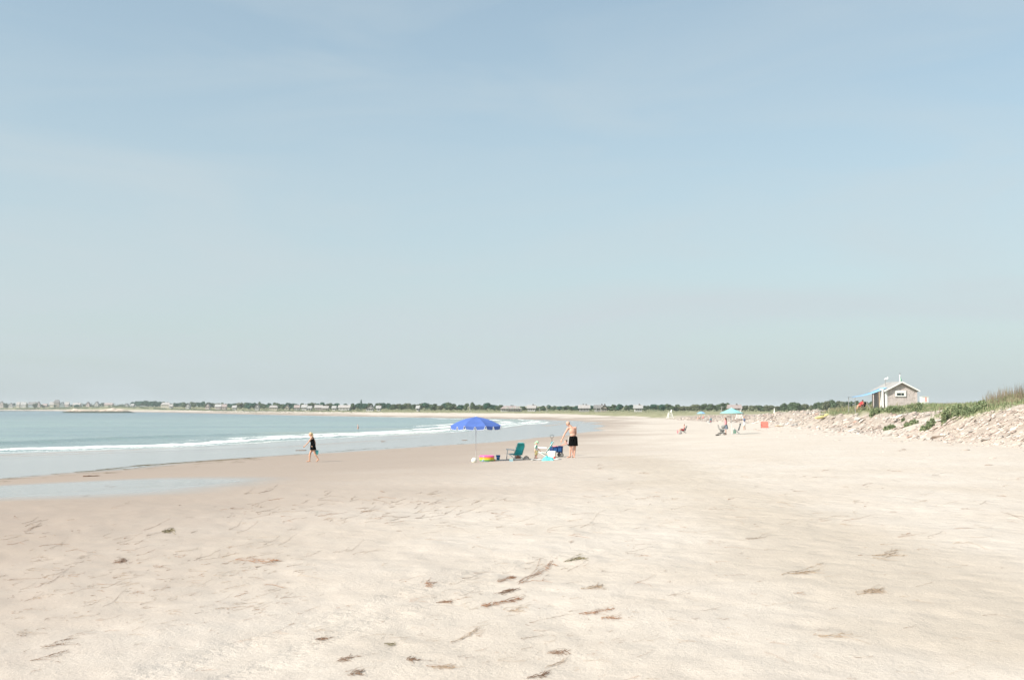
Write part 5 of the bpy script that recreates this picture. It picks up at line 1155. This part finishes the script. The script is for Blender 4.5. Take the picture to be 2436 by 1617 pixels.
# ------------------------------------------------------------------ far houses
HM = dict(w=mat('clapboard_white', (.43, .42, .405), .7, .06, 1), p=mat('clapboard_rose', (.44, .375, .355), .7, .06, 1), c=mat('clapboard_cream', (.46, .42, .35), .7, .06, 1), g=mat('clapboard_grey', (.28, .27, .26), .8, .08, 1), b=mat('clapboard_bluegrey', (.27, .31, .32), .8, .08, 1), n=mat('far_window', (.13, .14, .14), .3, .1), t=mat('clapboard_tan', (.33, .29, .24), .8, .08, 1))
RM = dict(l=mat('roof_light', (.36, .335, .32), .9, .08, 1), d=mat('roof_dark', (.20, .19, .185), .9, .1, 1), r=mat('roof_rose', (.33, .27, .255), .9, .1, 1), w=mat('roof_white', (.36, .35, .34), .9, .06, 1))
wmesh = {}
def house(label, px, top, base, wpx, wc, rc, style='s', wins=3, dmul=.93):
    """style: s = eaves side to the sea, g = gable to the sea, h = hip"""
    d = Dt(px) * dmul; P = D(px, d); k = mpp(P); w = wpx * k / 2; zt = CAMZ + (HOR - top) * k - P.z; zt = max(zt, 3.0); wallh = zt * (.50 if style != 'h' else .6); dp = max(4.0, w * 1.1)
    t = thing('house', label, 'house', P, R(random.uniform(-6, 6)), 'houses along the far shore')
    MB().box((0, dp / 2, wallh / 2 - .5), (2 * w, dp, wallh + 1)).build('wall', HM[wc], t)
    mb = MB(); o = .5
    if style == 'g':
        mb.add([(-w - o, -o, wallh), (0, -o, zt), (w + o, -o, wallh), (-w - o, dp + o, wallh), (0, dp + o, zt), (w + o, dp + o, wallh)], [(0, 3, 4, 1), (1, 4, 5, 2), (0, 2, 5, 3)]); rf = mb.build('roof', RM[rc], t)
        MB().add([(-w, -.02, wallh), (w, -.02, wallh), (0, -.02, zt - .35), (-w, .3, wallh), (w, .3, wallh), (0, .3, zt - .35)], [(0, 1, 2), (5, 4, 3), (0, 3, 4, 1), (1, 4, 5, 2), (2, 5, 3, 0)]).build('gable', HM[wc], t)
    else:
        i = .0 if style == 's' else w * .35
        mb.add([(-w - o, -o, wallh), (w + o, -o, wallh), (w + o, dp + o, wallh), (-w - o, dp + o, wallh), (-w - o + i, dp / 2, zt), (w + o - i, dp / 2, zt)], [(0, 1, 5, 4), (1, 2, 5), (2, 3, 4, 5), (3, 0, 4), (3, 2, 1, 0)]); rf = mb.build('roof', RM[rc], t)
    if wpx > 8: MB().box((w * .4, dp * .5, zt), (.6, .6, 1.0)).build('chimney', RM['d'], rf)
    sz = max(.6, .85 * k)
    key = round(sz, 1)
    if key not in wmesh:
        q = MB().box((0, 0, 0), (key, .12, key * 1.15)); me = bpy.data.meshes.new('window'); me.from_pydata(q.v, [], q.f); me.materials.append(HM['n']); wmesh[key] = me
    for j in range(wins):
        o_ = bpy.data.objects.new('window', wmesh[key]); COL.objects.link(o_); o_.parent = t; o_.location = ((-1 + 2 * (j + .5) / wins) * w * .88, -.03, wallh * .62)
    return t, P, k
HS = [
 ('pale rose house at the very left end of the far shore', 3, 954, 966, 9, 'p', 'l', 'g', 1), ('small white cottage second from the left end of the far shore', 25, 958, 965, 10, 'w', 'l', 'g', 1), ('cream house with three windows third from the left end', 42, 956, 965, 8, 'c', 'l', 's', 3),
 ('white long house left of the large grey one on the far left', 55, 956, 965, 13, 'w', 'w', 's', 3), ('large low grey-green house on the far left shore', 77, 956, 964, 22, 'b', 'd', 's', 5), ('tall narrow rose house right of the large grey one', 91, 955, 963, 7, 'p', 'r', 'g', 1),
 ('low tan house in shrubs left of the tallest far house', 105, 960, 965, 12, 't', 'r', 's', 2), ('beige house joined to the left of the tallest far house', 123, 956, 963, 11, 'c', 'l', 's', 2), ('tallest tan house on the left shore with dark hipped roof', 134, 951, 966, 13, 't', 'd', 'h', 3),
 ('blue-grey house right of the tallest far house', 147, 956, 966, 11, 'b', 'd', 'g', 2), ('rose-grey house above the left end of the rock islet', 158, 956, 963, 10, 'p', 'l', 's', 2), ('long beige house above the middle of the rock islet', 181, 958, 964, 18, 'c', 'l', 's', 3),
 ('small rose house above the right half of the rock islet', 208, 956, 963, 9, 'p', 'r', 'g', 1), ('very pale tall house right of the rock islet', 229, 955, 963, 9, 'w', 'w', 'g', 1), ('long cream house with a rose roof near the right end of the islet', 257, 958, 967, 20, 'c', 'r', 's', 4),
 ('tiny white house with twin gables left of the dark grove', 300, 959, 963, 7, 'w', 'w', 'g', 1), ('small white house half hidden by the dark grove', 314, 960, 964, 7, 'w', 'w', 's', 2), ('big cream house with a wide roof right of the dark grove', 393, 957, 968, 22, 'c', 'l', 'h', 4),
 ('small white cottage between big cream house and first trees', 406, 961, 966, 8, 'w', 'l', 's', 2), ('white gabled house deep in the trees left of the walker', 446, 960, 968, 10, 'w', 'l', 'g', 2), ('rose-white tall house in the trees with a green arch of foliage', 493, 959, 969, 10, 'p', 'w', 'g', 2),
 ('rose house with several wings in the centre-left trees', 518, 961, 970, 14, 'p', 'w', 's', 3), ('boxy rose house just right of the winged one', 533, 961, 969, 10, 'p', 'r', 's', 2), ('low white house behind the dark hedge', 557, 964, 966, 9, 'w', 'w', 's', 2),
 ('bright white steep-gabled cottage above the green point', 611, 960, 969, 10, 'w', 'w', 'g', 2), ('long low beige house behind the lawn', 650, 964, 970, 20, 'c', 'l', 'h', 4), ('cream square cottage with a peaked roof before two round trees', 682, 963, 972, 11, 'c', 'l', 'g', 1),
 ('pale house above the walking woman', 706, 963, 971, 12, 'w', 'r', 's', 2), ('white-roofed house set back right of the walking woman', 723, 962, 967, 12, 'w', 'w', 's', 2), ('tiny white shed near the dune grass', 736, 968, 973, 8, 'w', 'w', 's', 1),
 ('lilac-white house with a lower wing in front of dark conifers', 757, 963, 972, 17, 'p', 'l', 's', 4), ('low beige wing right of the lilac-white house', 773, 967, 972, 14, 'c', 'l', 's', 3), ('small white house under the trees left of the wide white one', 794, 965, 969, 8, 'w', 'w', 's', 1),
 ('wide white house with a broad roof at the edge of the beach', 818, 963, 972, 28, 'w', 'l', 's', 6), ('pale gabled house between two round tree groups', 879, 966, 973, 18, 'w', 'l', 'g', 3), ('tiny white house right of the pale gabled one', 900, 971, 974, 9, 'w', 'w', 's', 1),
 ('small white hut in the open grass', 993, 973.5, 976, 5, 'w', 'w', 's', 1),
 ('pale two-storey house right of the large shingled mansion', 1264, 967, 978, 19, 'w', 'l', 's', 5), ('beige two-storey house behind the man in shorts', 1386, 968, 976, 14, 'p', 'l', 's', 2), ('long low dark-fronted building behind the man in shorts', 1390, 975, 980, 26, 'g', 'l', 's', 6),
 ('tan house with a steep roof between two utility poles', 1437, 968, 975, 15, 't', 'l', 'g', 2), ('low grey building with a flat roof below the tan house', 1428, 976, 980, 26, 'g', 'd', 's', 5), ('white modern house with a raised deck in the dark trees', 1519, 971, 977, 18, 'w', 'w', 's', 4),
 ('rose-grey long house behind the turquoise umbrella', 1749, 969, 977, 30, 'p', 'r', 's', 5)]
for h in HS:
    lab, px, top, base, wpx, wc, rc, st, wi = h; wi = min(wi, 3); wpx *= .92; house(lab, px, top, base, wpx, wc, rc, st, wi, .88 if px > 820 else .93)
# the mansion above the blue umbrella
P = D(1216, Dt(1216) * .86); k = mpp(P); t = thing('house', 'large pale shingled mansion with several gables above the blue umbrella', 'house', P, 0, 'houses along the far shore')
zt = CAMZ + (HOR - 965) * k - P.z; MB().box((0, 4, zt * .25), (50 * k, 8, zt * .6)).build('wall', HM['w'], t)
rf = MB().add([(-27 * k, -.6, zt * .52), (27 * k, -.6, zt * .52), (27 * k, 8.6, zt * .52), (-27 * k, 8.6, zt * .52), (-17 * k, 4, zt), (12 * k, 4, zt)], [(0, 1, 5, 4), (1, 2, 5), (2, 3, 4, 5), (3, 0, 4), (3, 2, 1, 0)]).build('roof', RM['r'], t)
for x, hh in ((-9, .93), (3, .90), (13, .95), (21, .72)):
    w = 5 * k; MB().add([(x * k - w, -1.2, zt * .5), (x * k + w, -1.2, zt * .5), (x * k, -1.2, zt * hh), (x * k - w, 4, zt * .5), (x * k + w, 4, zt * .5), (x * k, 4, zt * hh)], [(0, 1, 2), (5, 4, 3), (0, 3, 4, 1), (1, 4, 5, 2), (2, 5, 3, 0)]).build('gable', HM['w'], t)
for x in range(-20, 24, 4): MB().box((x * k, -.05, zt * .28), (1.5 * k, .12, zt * .22)).build('window', M['glass'], t)
for x in range(-22, 26, 4): MB().box((x * k, -1.0, zt * .24), (.5 * k, .2, zt * .5)).build('porch_post', HM['w'], t)
# utility poles
for i, (px, top, base, lab) in enumerate(((1301, 964, 977, 'pale utility pole behind the reeds above the blue wagon'), (1284, 970, 980, 'short pale post left of the utility pole above the wagon'), (1419, 965, 979, 'tall pale utility pole right of the man in shorts'), (1429, 966, 978, 'thin utility pole beside the tan house'), (1717, 966, 980, 'pale pole against the big round tree by the turquoise umbrella'), (1118, 962, 975, 'pale bare trunk-like pole in the trees above the blue umbrella'))):
    P = D(px, Dt(px) * .84); k = mpp(P); zt = CAMZ + (HOR - top) * k - P.z; t = thing('utility_pole', lab, 'pole', P, 0, 'poles along the far shore')
    MB().tube((0, 0, -.3), (0, 0, zt), .16, .13, 8).build('pole', M['greyp'], t)
    if i not in (1, 5): MB().box((0, 0, zt - .4), (1.5, .12, .14)).build('crossarm', M['greyp'], t)
# white pointed marker on the dune
P = D(1842, 205); k = mpp(P); MBt = MB(); MBt.loft([ring((0, 0, -.2), .22, .22, 4), ring((0, 0, (CAMZ + (HOR - 969.5) * k) - P.z), .03, .03, 4)]); tag(MBt.build('marker_post', M['white'], None, P), 'small white pointed marker on the skyline of the rubble bank', 'marker')
# rock islet and reef
def outcrop(name, label, px0, px1, ywl, top, seed, dark, prof):
    d = CAMZ * FPX / (ywl - HOR); x0 = (px0 - CX) / FPX * d; x1 = (px1 - CX) / FPX * d; k = d / FPX
    nx, ny = 150, 26; U, W = np.meshgrid(np.linspace(0, 1, nx), np.linspace(-1, 1, ny)); wid = 11.0
    X = x0 + (x1 - x0) * U; Y = d + W * wid; pr = np.interp(U, *prof); H = (CAMZ + (HOR - top) * k)
    Z = pr * H * np.clip(1 - np.abs(W) ** 2.2, 0, 1) * (1 + .5 * fbm(X * .25, Y * .25, 4, seed, .6)) + .5 * fbm(X * .6, Y * .6, 3, seed + 9) * pr - .3
    V = np.stack([X.ravel(), Y.ravel(), Z.ravel()], 1); idx = np.arange(nx * ny).reshape(ny, nx); F = np.stack([idx[:-1, :-1], idx[:-1, 1:], idx[1:, 1:], idx[1:, :-1]], -1).reshape(-1, 4)
    m, n, l, p = newmat(name + '_stone'); g = n.new('ShaderNodeNewGeometry'); s = n.new('ShaderNodeSeparateXYZ'); l.new(g.outputs['Position'], s.inputs[0]); t_ = n.new('ShaderNodeTexNoise'); t_.inputs['Scale'].default_value = .5; t_.inputs['Detail'].default_value = 6; l.new(g.outputs['Position'], t_.inputs['Vector'])
    a = n.new('ShaderNodeMath'); a.operation = 'MULTIPLY_ADD'; l.new(t_.outputs['Fac'], a.inputs[0]); a.inputs[1].default_value = -1.6; l.new(s.outputs['Z'], a.inputs[2])
    r = n.new('ShaderNodeValToRGB'); r.color_ramp.elements[0].position = 0.0; r.color_ramp.elements[0].color = (.03, .045, .03, 1); r.color_ramp.elements[1].position = .55; r.color_ramp.elements[1].color = (.34, .26, .20, 1)
    e = r.color_ramp.elements.new(.9); e.color = (.55, .45, .37, 1); l.new(a.outputs[0], r.inputs[0]); l.new(r.outputs[0], p.inputs['Base Color']); p.inputs['Roughness'].default_value = .9
    return tag(npmesh(name, V, F, m, False), label, 'rocks')
outcrop('rock_islet', 'long low rock islet with a dark waterline off the left shore', 150, 325, 981.5, 970.0, 101, True, ([0, .08, .2, .3, .45, .55, .68, .82, .92, 1], [.0, .35, .9, .75, .55, .75, 1.0, .8, .35, 0]))
outcrop('rock_reef', 'thin dark reef just breaking the water at the far left', -40, 160, 978.6, 977.0, 111, True, ([0, .1, .3, .5, .7, .9, 1], [.8, 1, .8, .8, .6, .4, 0]))
# white foam patch offshore
# ------------------------------------------------------------------ seaweed on the sand
SWm = [mat('seaweed_brown', (.30, .15, .08), .8, .3, 30), mat('seaweed_dark', (.19, .105, .06), .8, .3, 30), mat('seaweed_olive', (.15, .12, .045), .8, .3, 30), mat('seaweed_dry', (.38, .275, .19), .9, .25, 30)]
sr = random.Random(21)
def frame_at(px, py):
    """a ground point and what one photo pixel to the right / up amounts to on the ground there"""
    a = G(px, py); b = G(px + 6, py); c = G(px, py - 4)
    return a, (b - a) / 6, (c - a) / 4
def pstrand(mb, A, Jx, Jy, x, y, ang, L, r, wig=.18, forks=2, o=(0, 0, 0), lift=0.0, n=None):
    """one weed strand; x, y, ang and L in photo pixels, laid on the sand"""
    n = n or max(3, min(9, int(L / 7))); a = ang; pts = [(x, y)]
    for i in range(n):
        a += sr.uniform(-wig, wig); x += math.cos(a) * L / n; y += math.sin(a) * L / n; pts.append((x, y))
    P3 = []
    for (u, v) in pts:
        gx = A.x + Jx.x * u + Jy.x * v; gy = A.y + Jx.y * u + Jy.y * v
        P3.append((gx - o[0], gy - o[1], h1(gx, gy) - o[2] + r * .5 + .003 + lift * sr.random()))
    mb.path(P3, [r * (.5 + .9 * sr.random()) * (1 - .55 * i / n) for i in range(n + 1)], 4, flat=.8)
    for _ in range(forks):
        i = sr.randrange(0, n); pstrand(mb, A, Jx, Jy, pts[i][0], pts[i][1], ang + sr.choice((-1, 1)) * sr.uniform(.15, .5), sr.uniform(4, 12), r * .75, .3, 0, o, lift, 3)
def weed(label, px, py, lpx, dpx, mi, n=5, knot=True):
    A, Jx, Jy = frame_at(px, py); k = A.length / FPX; o = (A.x, A.y, A.z); L = math.hypot(lpx, dpx); ang = math.atan2(dpx, lpx); mb = MB(); thick = .58 * k
    for i in range(n + 2):
        f = sr.uniform(-.05, .55) if i else 0.0
        pstrand(mb, A, Jx, Jy, lpx * f + sr.gauss(0, 2), dpx * f + sr.gauss(0, 2.2), ang + sr.gauss(0, .07), L * (sr.uniform(.35, .8) * (1 - max(f, 0) * .7) if i else .95), thick * sr.uniform(.6, 1.3), .12, 3, o, .01)
    if knot:
        f = sr.uniform(.55, .9)
        for i in range(9): q = sr.gauss(0, 7); pstrand(mb, A, Jx, Jy, lpx * f + q, dpx * f + q * math.tan(ang) + sr.gauss(0, 1.5), ang + sr.gauss(0, .30), sr.uniform(5, 15), thick * 1.5, .3, 0, o, 2.2 * k, 3)
    return tag(mb.build('seaweed', SWm[mi], None, A), label, 'seaweed', 'washed-up seaweed clumps')
def strand(mb, x, y, ang, L, r, wig=.25, forks=2, ox=0, oy=0, oz=0, flat=.5):
    n = max(4, int(L / .05)); n = min(n, 16); pts = []; a = ang; cx, cy = x, y
    for i in range(n + 1):
        pts.append((cx, cy)); a += sr.uniform(-wig, wig); cx += math.cos(a) * L / n; cy += math.sin(a) * L / n
    P3 = [(p[0] - ox, p[1] - oy, h1(p[0], p[1]) - oz + r * .35 + .004) for p in pts]
    mb.path(P3, [r * (.5 + .8 * sr.random()) * (1 - .6 * i / n) for i in range(n + 1)], 5, flat=flat)
for w in (('long reddish seaweed trail with a knotted tip right of centre', 1228, 1390, 100, 35, 0, 8), ('bushy olive seaweed at the upper end of the long trail', 1340, 1338, 55, 14, 2, 5), ('tangled brown seaweed left of the long trail', 1183, 1384, 45, 10, 0, 7),
          ('fan of brown seaweed stems below the long trail', 1188, 1412, 50, 14, 1, 9), ('second fan of seaweed stems lower in the same tangle', 1175, 1438, 85, 24, 0, 9), ('thin pale seaweed wisps below the tangle', 1195, 1455, 75, 8, 3, 6, False),
          ('forked seaweed with two long arms right of the tangle', 1383, 1402, 60, 12, 3, 5), ('rust-red seaweed knot on a long thin stem', 1378, 1461, 80, 11, 0, 6), ('short rust-coloured seaweed strip below the rust-red knot', 1430, 1473, 54, 6, 0, 4, False),
          ('dark seaweed strip with a hooked end left of the tangle', 1040, 1434, 32, 1, 1, 4), ('seaweed knot touching the lower tangle on the left', 1144, 1442, 22, 2, 0, 3), ('small dark red seaweed scrap in the middle of the beach', 1008, 1390, 16, 1, 0, 3),
          ('long curved seaweed stem in the lower centre', 1070, 1530, 88, 32, 3, 4, False), ('straight brown seaweed stick in the lower centre right', 1298, 1554, 62, 4, 1, 5), ('pale slanting seaweed stem at the lower right centre', 1298, 1587, 62, 16, 3, 4, False),
          ('seaweed trail at the bottom edge right of centre', 1255, 1615, 60, 18, 1, 7), ('brown seaweed tuft on the sand near the bottom', 966, 1570, 22, 1, 1, 6), ('brown seaweed tuft with a long tail at bottom left of centre', 800, 1574, 40, 9, 1, 5),
          ('arched seaweed trail near the bottom centre', 1020, 1590, 70, 4, 3, 6), ('thick seaweed strand in the bottom left centre', 822, 1606, 46, 8, 1, 6), ('dark brown seaweed lump at the lower left centre', 752, 1523, 24, 4, 1, 5),
          ('dark olive kelp leaf alone on the wet sand at left', 385, 1266, 26, 4, 2, 6), ('grey-brown seaweed bundle on the wet sand below the kelp leaf', 270, 1337, 34, 5, 1, 6, False), ('long dark driftline stem at the lower left', 98, 1541, 100, 24, 1, 4, False),
          ('lower dark driftline stem near the bottom left corner', 72, 1572, 100, 22, 1, 4, False), ('rusty driftline stem left of centre', 560, 1331, 98, 14, 0, 4), ('clump of dried seaweed in three lumps at right', 2040, 1413, 72, 12, 3, 10), ('long pale seaweed branch at the right', 1858, 1365, 120, 5, 3, 7, False),
          ('pale seaweed branch at the upper right sand', 2078, 1322, 88, 5, 3, 7, False), ('curving dry seaweed stem at the lower right', 1935, 1515, 140, 8, 3, 4, False), ('dark curved kelp stalk in the lower left centre', 915, 1534, 30, 1, 2, 4, False)):
    weed(*w)
# the many small scraps nobody could count
for m_i in range(4):
    mb = MB()
    for i in range(210):
        zone = sr.random()
        if zone < .34: px, py = sr.uniform(0, 760), sr.gauss(1385, 75)
        elif zone < .5: px, py = sr.uniform(0, 2400), sr.uniform(1180, 1617)
        elif zone < .68: px, py = sr.gauss(1250, 260), sr.gauss(1470, 80)
        elif zone < .86: px, py = sr.uniform(1350, 2436), sr.gauss(1210, 80)
        else: px, py = sr.uniform(500, 1200), 1215 - .02 * 100 + sr.gauss(0, 25)
        if py < 1110 or py > 1630: continue
        A, Jx, Jy = frame_at(px, py); k = A.length / FPX
        for q in range(sr.choice((1, 1, 2, 3))):
            L = sr.choice((4, 6, 9, 14, 22, 40, 60) if py > 1180 else (6, 10, 18, 30)) * sr.uniform(.6, 1.3); sl = (.17 if px < 900 else .12 if px < 1500 else .02)
            pstrand(mb, A, Jx, Jy, sr.gauss(0, 7), sr.gauss(0, 2.5), sr.gauss(sl, .07), L, sr.uniform(.20, .44) * k * (1.25 if L < 12 else 1), .14, 1 if L > 12 else 0, (0, 0, 0), .006)
    tag(mb.build('seaweed_litter', SWm[(0, 1, 3, 3)[m_i]], None), ('fine red-brown seaweed scraps strewn over the beach', 'fine dark seaweed scraps strewn over the beach', 'fine pale dried seaweed scraps strewn over the beach', 'bleached seaweed bits strewn over the beach')[m_i], 'seaweed litter', None, 'stuff')
# dark driftline where the wet film ends
mb = MB()
pl = [(0, 1138), (110, 1128), (200, 1120), (330, 1106), (450, 1098), (570, 1090), (700, 1080), (850, 1068), (980, 1060), (1100, 1054)]
for i in range(300):
    px = sr.uniform(-20, 1100) if sr.random() < .5 else sr.uniform(180, 600); py = np.interp(px, [p[0] for p in pl], [p[1] for p in pl]) + abs(sr.gauss(0, 1.0)) * (1 if sr.random() < .75 else 6)
    a = G(px, py); strand(mb, a.x, a.y, sr.gauss(.95, .15), sr.uniform(.25, .9), .008, .12, 0)
tag(mb.build('seaweed_driftline', SWm[2], None), 'thin olive line of seaweed left along the edge of the wash', 'seaweed', None, 'stuff')
for lab, px, py in (('small dark seaweed lump in the shallow wash left of the umbrella pole', 1104, 1047), ('dark seaweed lump in the shallow wash left of the first lump', 908, 1050), ('dark seaweed lump on the sand spit at far left', 206, 1133), ('tiny dark seaweed lump left of the walking woman', 714, 1071)):
    a = G(px, py); mb = MB()
    for i in range(8): strand(mb, a.x + sr.gauss(0, .12), a.y + sr.gauss(0, .1), sr.uniform(-.5, .9), sr.uniform(.15, .4), .03, .5, 0, a.x, a.y, a.z, .9)
    tag(mb.build('seaweed', SWm[1], None, a), lab, 'seaweed', 'washed-up seaweed clumps')

# ------------------------------------------------------------------ haze
HB = 8600.0
hm = bpy.data.materials.new('haze'); hm.use_nodes = True; hn = hm.node_tree.nodes; hn.clear()
pv = hn.new('ShaderNodeVolumePrincipled'); pv.inputs['Color'].default_value = (.93, .97, 1, 1); pv.inputs['Density'].default_value = 0.00018
ho = hn.new('ShaderNodeOutputMaterial'); hm.node_tree.links.new(pv.outputs[0], ho.inputs['Volume'])
hz = MB().box((0, 0, 7.5), (2 * HB, 2 * HB, 23)).build('haze', hm); tag(hz, kind='stuff'); tag(hz, 'thin pale sea haze lying over the whole bay', 'haze')
